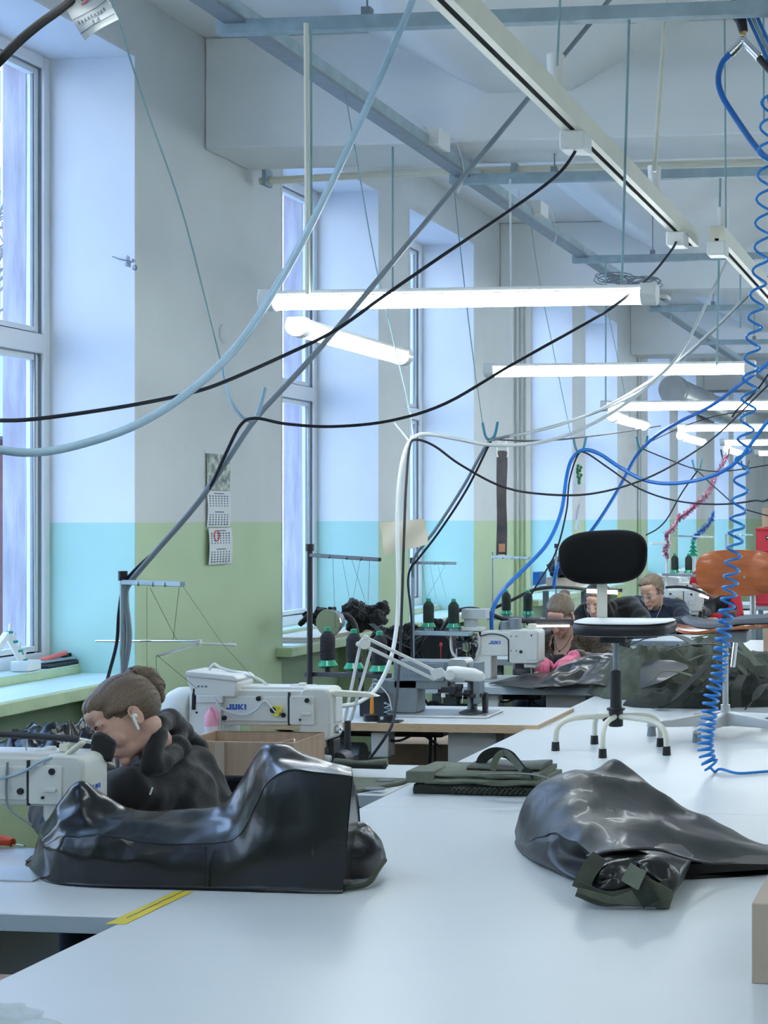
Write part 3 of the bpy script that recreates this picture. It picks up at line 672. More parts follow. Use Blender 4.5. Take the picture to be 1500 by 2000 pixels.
# coil hose
def coil():
    cl = [(1503,180),(1500,235),(1495,300),(1494,350),(1490,420),(1487,500),(1478,590),(1473,650),(1468,700),(1464,760),(1460,820),(1454,870),(1449,920),(1444,980),(1438,1040),(1431,1100),(1424,1160),(1415,1220),(1409,1270),(1403,1320),(1390,1360),(1383,1410),(1378,1450),(1382,1480),(1392,1500)]
    T = 5.35
    C = catmull([Q(x, y, T) for x, y in cl], 10)
    # arc length resample, helix pitch from the photograph's spacing
    def pitch(z):
        y = CY + (CAMZ - z) * F_PX / T
        for a, b in ((600,47),(1000,40),(1120,29),(1200,23),(1300,18),(1400,15),(3000,12)):
            if y < a: return b / F_PX * T
    pts = []; ph = 0; R = .026
    for i in range(len(C) - 1):
        a, b = C[i], C[i+1]; L = (b-a).length; n = max(2, int(L / .0016)); d = (b-a).normalized()
        s = d.cross(V((0,1,0))).normalized(); w = d.cross(s)
        for k in range(n):
            p = a.lerp(b, k/n); ph += 2*math.pi*(L/n)/pitch(p.z)
            pts.append((p, s, w, ph))
    out = []; last = -1
    for p, s, w, ph in pts:
        if ph - last >= .42:
            last = ph; out.append(p + s*R*math.cos(ph) + w*R*math.sin(ph))
    end = [Q(1396,1508,5.42), Q(1408,1502,5.42), G(1440,1510,TZ+.006), G(1480,1508,TZ+.006), G(1540,1503,TZ+.006)]
    mb = MB().tube(out + catmull(end, 5), .0048, 7)
    tag(obj('coiled_air_hose', mb, BLUEC, smooth=80), 'long bright blue spiral air hose hanging down to the white table', 'hose')
coil()
# ------------------------------------------------------------------ tables
XE = -1.875
t = thing('cutting_table', 'long white cutting table filling the right foreground', 'table', (0, 5, 0))
yj = [-.6, 4.61, 8.2, 11.2]
for a, b in zip(yj, yj[1:]):
    obj('table_top', MB().box(XE+.004, 1.7, a+.0008, b-.0008, TZ-.03, TZ), TOPW, t, bevel=.0015)
for y in (0, 2.3, 4.4, 6.4, 8.6, 10.8):
    for x in (XE+.55, 1.5): obj('leg', MB().box(x-.025, x+.025, y-.025, y+.025, 0, TZ-.03), GREYM, t)
obj('apron', MB().box(XE+.5, 1.52, -.2, 10.9, TZ-.11, TZ-.03), GREYM, t)
obj('shelf', MB().box(XE+.5, 1.52, -.2, 10.9, .2, .23), CARD, t)
YT = [3.27, 4.80, 6.37, 7.94, 9.5, 11.05, 12.6, 14.15, 15.7]
DT = [.66, .60, .60, .60, .6, .6, .6, .6, .6]
tlab = ['grey-edged sewing table nearest the lens at left', 'sewing table behind the cardboard box with green fabric on it', 'sewing table with a pale wooden edge under the grey machine', 'grey-edged sewing table of the woman with pink gloves',
        'sewing table of the person in the dark hood', 'sewing table of the person with glasses', 'sewing table with two thread cones beyond the glasses wearer', 'sewing table near the far tinsel', 'last sewing table in the row']
for i, (y, d) in enumerate(zip(YT, DT)):
    z = TZ + (.018 if i == 2 else 0); x0, x1 = XE-1.22, XE - .002
    if i == 2: x1 = -1.82
    t = thing('sewing_table', tlab[i], 'table', ((x0+x1)/2, y+d/2, 0))
    if i == 0: y1 = y+d; d = .66
    obj('table_top', MB().box(x0, x1, y+.004, y+d, z-(.035 if i != 2 else .038), z), TOP, t, bevel=.004)
    e = MB().box(x0-.002, x1+.001, y, y+.004, z-(.04 if i != 2 else .038), z-.0015)
    if i == 2: e.box(x1-.001, x1+.004, y, y+d, z-.038, z-.002)
    obj('edge_band', e, EDGEW if i == 2 else EDGEG, t, bevel=.0012)
    for sx in (x0+.1, x1-.1):
        for sy in (y+.12, y+d-.1): obj('leg', MB().box(sx-.022, sx+.022, sy-.015, sy+.015, .03, z-.038), GREYM, t)
        obj('foot', MB().box(sx-.025, sx+.025, y+.03, y+d-.02, 0, .035), GREYM, t)
    obj('crossbar', MB().box(x0+.1, x1-.1, y+d-.12, y+d-.09, .25, .30), GREYM, t)
    if i in (1, 2, 3):
        # drive gear under the top
        obj('control_box', MB().box(XE-.66+.28, XE-.38+.28-.06, y+.12, y+.24, z-.26, z-.05), WHITE, t, bevel=.006)
        obj('motor', MB().cyl((XE-1.0, y+.22, z-.18), (XE-.8, y+.22, z-.18), .06, n=20).cyl((XE-1.06, y+.22, z-.18), (XE-1.02, y+.22, z-.18), .075, n=20).box(XE-.98,XE-.9,y+.2,y+.26,z-.13,z-.036), GREYM, t, bevel=.004)
        obj('switch_box', MB().box(XE-.70, XE-.62, y+.05, y+.13, z-.16, z-.05), WHITE, t, bevel=.006)
        obj('oil_pan', MB().box(XE-.95, XE-.45, y+.26, y+.46, z-.10, z-.038), DARKM, t, bevel=.01)
        obj('wiring', MB().tube(catmull([(XE-.75,y+.1,z-.05),(XE-.6,y+.08,z-.09),(XE-.5,y+.1,z-.06),(XE-.4,y+.1,z-.12)],6), .006, 6), RUBBER, t); obj('wiring', MB().tube(catmull([(XE-1.15,y+.1,z-.05),(XE-1.05,y+.08,z-.07),(XE-.98,y+.1,z-.2)],6), .006, 6), RUBBER, t)
        obj('pitman_rod', MB().cyl((XE-.55, y+.3, .1), (XE-.52, y+.3, z-.1), .008).cyl((XE-.50, y+.3, .1), (XE-.50, y+.3, z-.1), .006), DARKM, t)
        obj('treadle', MB().box(XE-.75, XE-.35, y+.1, y+.38, .07, .085), DARKM, t)
# yellow tape on the seam
a, b = G(262, 1806, TZ+.0012), G(377, 1741, TZ+.0012)
rows = [[V((x, y + .003*math.sin(x*90), TZ+.0016)) for x in (XE-.02, XE-.01, XE, XE+.012, XE+.024)] for y in [a.y + (b.y-a.y)*k/14 for k in range(15)]]
tp = tag(obj('yellow_tape', MB().sheet(rows, .0008), YELLOW), 'strip of worn yellow tape across the seam of the white tables', 'tape')
obj('tape_tear', MB().tube([(XE+.001+.001*math.sin(k*2.1), a.y+(b.y-a.y)*k/12, TZ+.002) for k in range(2, 13)], .0012, 5), INK, tp)
# stains / marks on the big table
# cartons
def carton(name, label, x0, x1, y0, y1, z0, z1, m, group=None, open_=False, flaps=False, th=.005):
    t = thing(name, label, 'box', ((x0+x1)/2, (y0+y1)/2, z0), 0, group)
    mb = MB()
    if open_:
        mb.box(x0,x1,y0,y0+th,z0,z1).box(x0,x1,y1-th,y1,z0,z1).box(x0,x0+th,y0+th,y1-th,z0,z1).box(x1-th,x1,y0+th,y1-th,z0,z1).box(x0,x1,y0,y1,z0,z0+th)
    else: mb.box(x0,x1,y0,y1,z0,z1)
    obj('walls', mb, m, t, bevel=.002)
    return t
p0 = G(1468, 1921, TZ)
t = carton('cardboard_box', 'plain light brown carton cut off at the lower right edge', p0.x, p0.x+.5, p0.y, p0.y+.36, TZ, TZ+.155, CARDL)
obj('flap_seam', MB().box(p0.x+.02, p0.x+.48, p0.y+.178, p0.y+.182, TZ+.155, TZ+.156), CARD, t)
b0 = YP(378, 1448, 4.83); b1 = YP(572, 1448, 4.83)
t = carton('cardboard_box', 'open worn cardboard box behind the woman in the black hoodie', b0.x-.05, b1.x, 4.84, 5.08, TZ+.001, b0.z, CARD, open_=True)
mb = MB().box(-2.475,-2.442,4.835,4.8395,TZ,b0.z-.004); obj('packing_tape', mb, CARDL, t)
mb = MB(); random.seed(2)
pr = [(b1.x-.004, 4.85, b0.z-.001), (b1.x-.03, 4.90, b0.z+.002), (b1.x-.07, 4.87, b0.z-.006), (b1.x-.12, 4.845, b0.z-.002)]
obj('torn_flap', MB().tube(catmull(pr, 5), .003, 6), CARDL, t)
# far cartons, crates on the right
p = Q(1440, 1385, 8.6)
carton('cardboard_box', 'torn brown carton at the right edge behind the seat of the plywood chair', -1.22, -.6, 9.15, 9.7, TZ, 1.10, CARD)
carton('cardboard_box', 'smaller brown carton stacked on the torn one at the right edge', -1.18, -.62, 9.2, 9.68, 1.101, 1.36, CARDL)
def crate(x, y, z, lab):
    t = thing('red_crate', lab, 'crate', (x+.3, y+.2, z), 0, 'stacked red crates')
    mb = MB(); w, d, h = .6, .4, .22
    mb.box(x,x+w,y,y+.012,z,z+h).box(x,x+w,y+d-.012,y+d,z,z+h).box(x,x+.012,y+.012,y+d-.012,z,z+h).box(x+w-.012,x+w,y+.012,y+d-.012,z,z+h).box(x,x+w,y,y+d,z,z+.01)
    mb.box(x-.01,x+w+.01,y-.01,y+.0,z+h-.02,z+h).box(x-.01,x+w+.01,y-.008,y,z+.02,z+.03)
    obj('body', mb, RED, t, bevel=.004)
    obj('grip_hole', MB().box(x+.08,x+.20,y-.012,y-.002,z+.12,z+.15), DARKM, t)
    obj('label_card', MB().box(x+.09,x+.14,y-.0135,y-.012,z+.13,z+.14), PAPER, t)
for k in range(3): crate(-1.78, 12.9, .93+.223*k, ['bottom','middle','top'][k]+' red plastic crate of the stack at the right edge')
carton('cardboard_box', 'brown carton with a dark side on top of the red crates', -1.74, -1.3, 12.95, 13.3, 1.60, 1.76, CARD)
t = thing('side_shelf', 'grey shelf unit under the red crates', 'shelf', (-1.48, 13.1, 0))
obj('board', MB().box(-1.82,-1.1,12.85,13.35,.90,.93), STEEL, t)
for x in (-1.8,-1.14):
    for y in (12.87,13.33): obj('leg', MB().box(x-.02,x+.02,y-.02,y+.02,0,.9), STEEL, t)
c = Q(165, 1850, 3.75)
t = thing('stool', 'round black padded stool in the dark under the nearest sewing table', 'stool', (c.x, c.y, 0))
obj('cushion', MB().lathe([(.10,-.09),(.20,-.08),(.215,-.02),(.20,.05),(.12,.08),(.02,.085)], (c.x, c.y, .42), 32), BLACK, t)
for k in range(4):
    a = .7 + k*math.pi/2; obj('leg', MB().cyl((c.x+.2*math.cos(a), c.y+.2*math.sin(a), 0), (c.x+.13*math.cos(a), c.y+.13*math.sin(a), .34), .012), DARKM, t)
# ------------------------------------------------------------------ chairs standing on the cutting table
def chair_black():
    h = G(1203, 1461, TZ); X, Y = h.x, h.y; t = thing('swivel_chair', 'small black swivel work chair with cream tube feet standing on the white table', 'chair', (X, Y, TZ))
    zs = TZ
    for k, (px, py) in enumerate(((1085,1466),(1161,1453),(1290,1458),(1302,1475),(1177,1480))):
        f = G(px, py, TZ); d = V((f.x-X, f.y-Y, 0))
        P = [V((X, Y, zs+.125)) + d*.05, V((X,Y,zs+.125)) + d*.55, V((X,Y,zs+.115)) + d*.82, V((f.x, f.y, zs+.08)), V((f.x, f.y, zs+.02))]
        P[3] = V((f.x-d.x*.03, f.y-d.y*.03, zs+.085))
        leg = obj('leg', MB().tube(catmull(P, 6), .0105, 10), CREAM, t)
        obj('rubber_foot', MB().cyl((f.x, f.y, zs), (f.x, f.y, zs+.034), .0165, .0145, n=14), BLACK, leg)
    obj('hub', MB().cyl((X,Y,zs+.085),(X,Y,zs+.16),.028,n=20).cyl((X,Y,zs+.148),(X,Y,zs+.158),.036,n=20).tube([(X-.03,Y-.02,zs+.12),(X-.045,Y-.03,zs+.11)],.006,6), BLACK, t, bevel=.003)
    zz = Q(1203,1212,5.95).z
    obj('gas_lift', MB().cyl((X,Y,zs+.15),(X,Y,zs+.30),.0225,n=20).cyl((X,Y,zs+.29),(X,Y,zs+.305),.019,n=20), BLACK, t)
    obj('piston', MB().cyl((X,Y,zs+.30),(X,Y,zz-.02),.0125,n=16), GREYM, t)
    # seat seen edge-on
    zz -= .010; a, b = Q(1118,1222,5.95), Q(1314,1222,5.95); xc = (a.x+b.x)/2; w = (b.x-a.x)/2; yc = Y
    mb = MB(); rings = []
    def srf(zf, sc):
        return [V((xc + w*sc*(1 if abs(math.cos(q))<1e-9 else 1)*math.copysign(abs(math.cos(q))**.5, math.cos(q)), yc + w*.8*sc*math.copysign(abs(math.sin(q))**.5, math.sin(q)), zf(math.cos(q)))) for q in [2*math.pi*k/40 for k in range(40)]]
    z0 = zz-.022
    rings = [srf(lambda c: z0-.026+.004*c*c, .88), srf(lambda c: z0-.022+.005*c*c, .97), srf(lambda c: z0+.0+.006*c*c, 1.0), srf(lambda c: z0+.016+.006*c*c, .985), srf(lambda c: z0+.024+.005*c*c, .9), srf(lambda c: z0+.026, .5)]
    obj('seat', MB().loft(rings), BLACK, t, smooth=60)
    obj('seat_cover', MB().loft([srf(lambda c: z0+.0215+.006*c*c, .955), srf(lambda c: z0+.025+.004*c*c, .985), srf(lambda c: z0+.030+.004*c*c, .93), srf(lambda c: z0+.031, .4)]), mat('pale_plastic_cover', (.55,.58,.60), .4), t, smooth=60)
    obj('mechanism', MB().box(X-.05,X+.05,Y-.06,Y+.06,z0-.055,z0-.018).tube([(X+.04,Y,z0-.04),(X+.17,Y-.03,z0-.03)],.005,8), DARKM, t, bevel=.006)
    p0, p1 = Q(1176,1206,6.13), Q(1176,1100,6.15)
    obj('back_bar', MB().obox((p0+p1)/2, (.042,.008,(p1-p0).length), Matrix.Identity(3)).obox(p0+V((0,-.1,-.012)), (.042,.2,.008)), CREAM, t, bevel=.002)
    # backrest: curved rounded cushion
    c = Q(1181,1088,6.10); wx, wz = .178, .107
    rings = []
    def br(sc, dy):
        r = []
        for k in range(48):
            q = 2*math.pi*k/48; e = .62
            x = math.copysign(abs(math.cos(q))**e, math.cos(q))*wx*sc; z = math.copysign(abs(math.sin(q))**.72, math.sin(q))*wz*sc
            x *= 1 + .04*(z/wz); tl = .045*x
            r.append(V((c.x+x, c.y + dy - .9*x*x, c.z+z+tl)))
        return r
    rings = [br(.3,-.035), br(.75,-.034), br(.93,-.028), br(.985,-.018), br(1.0,0), br(.985,.014), br(.93,.022), br(.6,.026), br(.3,.027)]
    obj('backrest', MB().loft(rings), SEATF, t, smooth=70)
chair_black()
def chair_ply():
    X, Y = G(1408, 1440, TZ).x, G(1408,1432,TZ).y; T = 6.45
    t = thing('plywood_chair', 'orange varnished plywood chair with a metal star base standing on the white table', 'chair', (X, Y, TZ))
    for ang, L in ((200,.33),(250+5,.30),(340,.33),(60,.3),(125,.3)):
        d = V((math.cos(math.radians(ang)), math.sin(math.radians(ang)), 0)); e = V((X,Y,0)) + d*L
        s = d.cross(V((0,0,1)))*.018
        mb = MB(); z = TZ
        r0 = [V((X,Y,z+.035))-s*1.1, V((X,Y,z+.035))+s*1.1, V((X,Y,z+.095))+s*.7, V((X,Y,z+.095))-s*.7]
        r1 = [V((e.x,e.y,z+.035))-s*.7, V((e.x,e.y,z+.035))+s*.7, V((e.x,e.y,z+.052))+s*.4, V((e.x,e.y,z+.052))-s*.4]
        l = obj('star_arm', mb.loft([r0,r1]), ALU, t, bevel=.004)
        obj('glide', MB().cyl((e.x-d.x*.02,e.y-d.y*.02,z),(e.x-d.x*.02,e.y-d.y*.02,z+.04),.02,.016,n=14), GREYM, l)
    zs = Q(1400,1228,T).z
    obj('column', MB().cyl((X,Y,TZ+.03),(X,Y,TZ+.12),.02).cyl((X,Y,TZ+.1),(X,Y,zs),.0125), ALU, t)
    obj('mechanism', MB().box(X-.04,X+.10,Y-.07,Y+.08,zs-.05,zs+.0), GREYM, t, bevel=.008)
    h0, h1 = Q(1437,1250,T-.1), Q(1431,1303,T-.1)
    obj('lever', MB().cyl(h0,h1,.011,n=14), CHROME, t, bevel=.002)
    obj('lever_arm', MB().tube([Q(1410,1238,T),Q(1436,1246,T-.08),Q(1437,1252,T-.1)],.006,8), CHROME, t)
    # seat: thin bent plywood, curling up to the right
    x0 = Q(1314,1215,T).x; rows = []
    zb = Q(1330,1226,T).z
    N = 14
    for j in range(9):
        v = j/8*2-1; r = []
        for i in range(N+1):
            u = i/N; x = x0 + .46*u
            z = zb - .004 + .030*max(0,(u-.28))**1.0 + (.012*(1-min(1,u/.2))**2) - .012*math.sin(min(1,u/.5)*math.pi)
            y = Y + v*.14*(math.sqrt(max(.05,1-(2*u-1)**4)))
            r.append(V((x, y, z + .012*v*v)))
        rows.append(r)
    obj('seat', MB().sheet(rows, .011), ORANGEW, t, smooth=60)
    rows2 = [[V((p.x+.06 if i else p.x+.06, p.y*1, p.z+.034)) for i, p in enumerate(r[:-1])] for r in rows]
    obj('seat_pad', MB().sheet(rows2, .022), GREYCUSH, t, smooth=60, bevel=.005)
    # backrest: curved plywood shield
    c = Q(1440,1119,T+.05); rings = []
    def br(sc, dy):
        r = []
        for k in range(48):
            q = 2*math.pi*k/48
            x = math.copysign(abs(math.cos(q))**.55, math.cos(q)); z = math.copysign(abs(math.sin(q))**.62, math.sin(q))
            X_ = x*.172*sc*(1 + .03*z); Z_ = z*.098*sc*(1-.05*x*x) + .012*x*x*(1 if z<0 else -1)*0
            r.append(V((c.x + X_, c.y + dy - 1.1*X_*X_ + .25*abs(Z_)**2*10*0, c.z + Z_)))
        return r
    obj('backrest', MB().loft([br(.1,-.0075),br(.5,-.0075),br(.985,-.007),br(1,-.004),br(1,.004),br(.985,.006),br(.5,.0065),br(.1,.0065)]), ORANGEW, t, smooth=60)
    s = Q(1455,1127,T+.02)
    obj('screw', MB().cyl(s+V((0,-.012,0)), s+V((0,.0,0)), .006, n=14), CHROME, t)
    p0 = Q(1470,1215,T+.12); p1 = Q(1470,1130,T+.12)
    obj('back_bar', MB().cyl(p0, p1, .012), ALU, t)
chair_ply()
# ------------------------------------------------------------------ sewing machines (local frame: x = length, -y faces the camera, z = 0 on the table)
def rbox(x0, x1, y0, y1, z0, z1, r=.02, n=5):     # box rounded in the xz plane, extruded along y
    pts = []
    for cx, cz, a0 in ((x1-r, z1-r, 0), (x0+r, z1-r, 90), (x0+r, z0+r, 180), (x1-r, z0+r, 270)):
        for k in range(n): a = math.radians(a0 + 90*k/(n-1)); pts.append((cx + r*math.cos(a), cz + r*math.sin(a)))
    return MB().prism(pts, lambda a, b, d: V((a, d, b)), y0, y1)
def logo(parent, txt, size, x, y, z, m, bold=.006, name='logo', sx=1.35):
    if txt == 'JUKI':          # heavy wide letters
        mb = MB(); h_ = size*.72; w_ = h_*sx
        def q(x0, x1, z0, z1, o): mb.box(x+(o+x0)*w_, x+(o+x1)*w_, y-.0006, y+.0004, z+z0*h_, z+z1*h_)
        q(.5,.78,0,1,0); q(-.05,.5,0,.24,0); q(-.05,.15,.24,.4,0)
        q(0,.27,0,1,.95); q(.55,.82,0,1,.95); q(.27,.55,0,.24,.95)
        q(0,.27,0,1,1.92); mb.prism([(.27,.42),(.62,1),(.95,1),(.5,.5),(.98,0),(.64,0),(.27,.4)], lambda a,b,d: V((x+(1.92+a)*w_, y+d, z+b*h_)), -.0006, .0004); q(0,.27,0,1,3.02)
        return obj(name, mb, m, parent, local=True, smooth=0)
    mb = text_mb(txt, size, lambda a, b, d: V((x + a*sx, y - d, z + b)), .0004, bold)
    return obj(name, mb, m, parent, local=True, smooth=0)
def machine(label, loc, group='white industrial sewing machines'):
    t = thing('sewing_machine', label, 'sewing machine', loc, 0, group)
    O = lambda nm, mb, m, p=t, bv=.003: obj(nm, mb, m, p, local=True, bevel=bv)
    O('bed', MB().box(-.26,.27,-.085,.095,.0,.012), ALU, bv=.004)
    b = rbox(-.205,.27,-.06,.06,.165,.292,.022); c = rbox(-.205,-.075,-.065,.065,.008,.23,.015)
    b.add(c.v, c.f)
    body = O('body', b, IVORY, bv=.006)
    hd = rbox(.205,.318,-.062,.055,.115,.300,.026); hd.box(.225,.29,-.045,.04,.085,.13)
    head = O('head', hd, IVORY, bv=.008)
    O('top_ridge', rbox(-.16,.23,-.045,.045,.285,.302,.007), WHITE, bv=.004)
    O('filler_cap', MB().cyl((.19,0,.30),(.19,0,.312),.014,n=14).cyl((.165,0,.30),(.165,0,.306),.02,n=14), WHITE, head, .002)
    # motor cover and hand wheel
    O('motor_cover', MB().lathe([(.05,0),(.082,.004),(.088,.03),(.086,.07),(.07,.10),(.04,.105)], (-.205,0,.205), 28, Matrix.Rotation(-math.pi/2,3,'Y')), IVORY)
    O('warning_mark', MB().prism([(-.262,.185),(-.256,.183),(-.246,.213),(-.252,.215)], lambda a,b,d: V((a,d,b)), -.0885,-.080), RED, bv=0)
    O('hand_lever', MB().tube(catmull([(-.185,-.05,.26),(-.178,-.066,.30),(-.182,-.066,.22)],6), .009, 8), BLACK)
    # back cover panels
    O('cover_plate', rbox(-.07,.165,-.066,-.058,.182,.268,.006), WHITE, bv=.0015)
    O('cover_plate', rbox(.172,.262,-.068,-.058,.172,.272,.006), WHITE, bv=.0015)
    O('side_plate', rbox(-.198,-.08,-.070,-.060,.05,.27,.008), WHITE, bv=.0015)
    for x, z, r in ((.058,.262,.0085),(-.068,.192,.0085),(.15,.205,.0085),(.237,.258,.0085),(.212,.190,.004),(-.10,.262,.004),(-.17,.21,.004)):
        O('screw_cap', MB().cyl((x,-.073,z),(x,-.06,z),r,n=16), BLACK, bv=.001)
    O('embossed_handle', rbox(.215,.25,-.073,-.067,.205,.214,.004), WHITE, bv=.001)
    logo(t, 'JUKI', .027, -.060, -.067, .222, LOGO, .0008, sx=1.12)
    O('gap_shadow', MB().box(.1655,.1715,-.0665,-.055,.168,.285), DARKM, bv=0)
    # needle end
    O('needle_bar', MB().cyl((.262,-.0,.02),(.262,0,.12),.0045).cyl((.285,.0,.02),(.285,0,.12),.005).cyl((.262,0,.003),(.262,0,.03),.001,n=6), CHROME, bv=0)
    O('presser_foot', MB().box(.252,.298,-.02,.015,.012,.018).box(.275,.295,-.008,.008,.015,.05), CHROME)
    O('take_up_cover', rbox(.300,.326,-.03,.03,.17,.27,.01), WHITE)
    O('tension_dial', MB().cyl((.318,-.01,.15),(.335,-.01,.15),.014,n=14).cyl((.335,-.01,.15),(.343,-.01,.15),.006,n=10), CHROME)
    return t
Mz = TZ
def mach_at(px, t): p = Q(px, 1200, t); return (p.x, p.y, Mz)
p = YP(645, 1400, 5.18); m2 = machine('white sewing machine with a pink oil bottle behind the cardboard box', (p.x-.318, 5.24, Mz))
R2 = V((p.x-.318, 5.24, Mz))
def part(nm, mb, m, par, bv=.003, at=None): 
    return obj(nm, mb, m, par, local=True, bevel=bv)
# bobbin/threading unit on top of machine 2
def unit(mm):
    tu = MB(); 
    pr = [(-.205,.318),(-.208,.345),(-.03,.330),(-.015,.318),(-.022,.262),(-.185,.268)]
    tu.prism(pr, lambda a,b,d: V((a,d,b)), -.075,.05)
    u = part('control_panel_box', tu, WHITE, mm, .008)
    part('panel_lid', MB().prism([(-.21,.343),(-.205,.358),(-.03,.343),(-.012,.33),(-.018,.322),(-.205,.338)], lambda a,b,d: V((a,d,b)), -.08,.055), WHITE, u, .004)
    part('panel_bracket', MB().box(-.17,-.07,-.077,-.068,.245,.272), WHITE, mm)
    part('cable_loop', MB().tube(catmull([(-.16,0,.355),(-.14,0,.375),(-.11,0,.36),(.02,.0,.325),(.06,0,.30)],6),.005,8), WHC, mm, 0)
    k = MB()
    for a in range(3): k.box(-.165+a*.014,-.157+a*.014,-.0765,-.0745,.300,.306)
    part('panel_mark', k, INK, u, 0)
unit(m2)
part('led_wire', MB().tube(catmull([(-.10,-.075,.262),(-.07,-.08,.225),(0,-.08,.205),(.05,-.08,.22),(.085,-.08,.255),(.11,-.08,.235),(.128,-.08,.215)],6),.0032,6), WHC, m2, 0)
part('yellow_disc', MB().cyl((.132,-.076,.225),(.132,-.068,.225),.0155,n=20).box(.118,.136,-.078,-.07,.2,.24), YDOT, m2, .002)
part('sensor_knob', MB().cyl((.116,-.082,.224),(.116,-.07,.224),.011,n=16), BLACK, m2, .002)
part('led_lamp_bar', MB().prism([(.325,.270),(.325,.292),(.455,.285),(.488,.272),(.455,.268)], lambda a,b,d: V((a,d,b)), -.05,-.02).box(.27,.33,-.045,-.025,.274,.288), CREAM, m2, .003)
part('hook_mechanism', MB().box(.225,.262,-.03,.04,.012,.09).box(.296,.318,-.03,.03,.012,.115).cyl((.33,-.02,.04),(.33,.05,.04),.03,n=14).box(.262,.35,.0,.04,.012,.035), DARKM, m2)
part('lower_arm', MB().cyl((.25,-.05,.055),(.315,-.05,.05),.014,n=14).box(.24,.30,-.05,.02,.03,.045), WHITE, m2)
# machine 1 at the left edge
m1 = copy_tree(m2, YP(163, 1500, 3.74) - V((.318,0,0)), label='white sewing machine cut off at the left edge in front of the woman in black')
m1.location.y = 3.80; m1.location.z = Mz - .014
for ch in list(m1.children):
    if ch.name.split('.')[0] in ('led_wire','yellow_disc','sensor_knob','led_lamp_bar','lower_arm','hook_mechanism','tension_dial','take_up_cover','control_panel_box','panel_bracket','cable_loop','motor_cover'):
        for c2 in list(ch.children): bpy.data.objects.remove(c2)
        bpy.data.objects.remove(ch)
L1 = m1
part('motor_cover', MB().lathe([(.05,0),(.082,.004),(.088,.03),(.086,.07),(.07,.10),(.04,.105)], (-.205,0,.205), 28, Matrix.Rotation(-math.pi/2,3,'Y')), IVORY, L1)
part('led_lamp_bar', MB().bar((.255,-.04,.292),(.318,-.06,.335),.016,.012).box(.225,.25,-.02,.02,.3,.322), CREAM, L1)
part('light_switch', MB().cyl((.028,-.085,.242),(.028,-.066,.242),.021,n=24), CREAM, L1)
part('red_switch_rocker', MB().box(.017,.031,-.089,-.084,.237,.247), RED, L1, .001)
part('lamp_cable', MB().tube(catmull([(.048,-.078,.242),(.10,-.08,.240),(.16,-.08,.255),(.21,-.07,.285),(.255,-.045,.297)],7),.0038,8), HOSE, L1, 0)
part('thread_pin', MB().cyl((.135,-.02,.29),(.135,-.02,.34),.0025,n=8), CHROME, L1, 0)
part('dark_wire', MB().tube(catmull([(.115,-.07,.28),(.115,-.075,.20),(.13,-.08,.16),(.19,-.08,.12)],6),.003,6), GREYM, L1, 0)
obj('head_logo', text_mb('JUKI', .015, lambda a,b,d: V((.3188+d, -.022+a*1.4, .205+b)), .0004, .0006), LOGO, L1, local=True, smooth=0)
# pink oil bottle
c = YP(413, 1415, 5.135)
t = thing('oil_bottle', 'pink and clear plastic oil bottle standing by the white sewing machine', 'bottle', (c.x, 5.135, c.z-.03))
z0 = c.z-.03
obj('body', MB().lathe([(.022,0),(.024,.02),(.024,.045),(.016,.05)], (c.x, 5.135, z0), 18), mat('clear_plastic', (.8,.72,.75), .3), t)
obj('pink_top', MB().lathe([(.0245,.026),(.0245,.06),(.019,.072),(.010,.082),(.009,.092),(.004,.094)], (c.x, 5.135, z0), 18), PINKB, t)
obj('spout', MB().tube(catmull([(c.x,5.135,z0+.085),(c.x+.012,5.13,z0+.088),(c.x+.024,5.125,z0+.075),(c.x+.028,5.125,z0+.05)],5),.0045,8), PINKB, t)
obj('bottle_shelf', MB().box(c.x-.03,c.x+.03,5.11,5.16,z0-.006,z0), IVORY, t)
# machine 4 (pink gloves) with exposed mechanism
p = Q(1054, 1270, 8.42)
m4 = thing('sewing_machine', 'white sewing machine with an exposed mechanism in front of the woman with pink gloves', 'sewing machine', (p.x-.27, 8.26, Mz), 0, 'white industrial sewing machines')
O = lambda nm, mb, m, pp=m4, bv=.003: obj(nm, mb, m, pp, local=True, bevel=bv)
O('bed', MB().box(-.25,.27,-.09,.09,0,.014), ALU)
b = rbox(-.06,.26,-.06,.06,.14,.275,.015); k = rbox(.10,.27,-.066,.06,.10,.285,.02); b.add(k.v,k.f); k = rbox(-.10,.0,-.055,.055,.01,.25,.015); b.add(k.v,k.f); b.box(.18,.25,-.05,.03,.075,.11)
O('body', b, IVORY, bv=.006)
O('face_plate', rbox(.205,.262,-.070,-.066,.12,.275,.008), WHITE)
O('led_cap', MB().box(.195,.235,-.02,.02,.285,.315), CREAM)
logo(m4, 'JUKI', .026, -.012, -.0605, .205, LOGO, .001, sx=1.05)
fr = MB()
fr.tube(catmull([(-.2,-.06,.28),(-.225,-.06,.24),(-.22,-.06,.16),(-.18,-.06,.12)],6),.009,8).tube(catmull([(-.08,-.06,.27),(-.065,-.06,.2),(-.09,-.06,.12)],6),.009,8).box(-.21,-.06,-.05,.04,.275,.295).box(-.205,-.19,-.05,.04,.1,.28)
O('side_frame', fr, WHITE)
me_ = MB(); random.seed(11)
for i in range(26):
    x = random.uniform(-.19,-.08); z = random.uniform(.10,.26); s = random.uniform(.008,.02); y = random.uniform(-.06,-.03)
    me_.box(x-s,x+s,y-.01,y+.01,z-s*.7,z+s*.7)
for i in range(8):
    x = random.uniform(-.19,-.09); z = random.uniform(.11,.25); me_.cyl((x,-.075,z),(x,-.03,z),random.uniform(.006,.012),n=10)
for i in range(6):
    a = [(random.uniform(-.21,-.06),-.07-random.uniform(0,.015),random.uniform(.08,.27)) for _ in range(4)]; me_.tube(catmull(a,6),.003,5)
O('linkage', me_, DARKM, bv=.001)
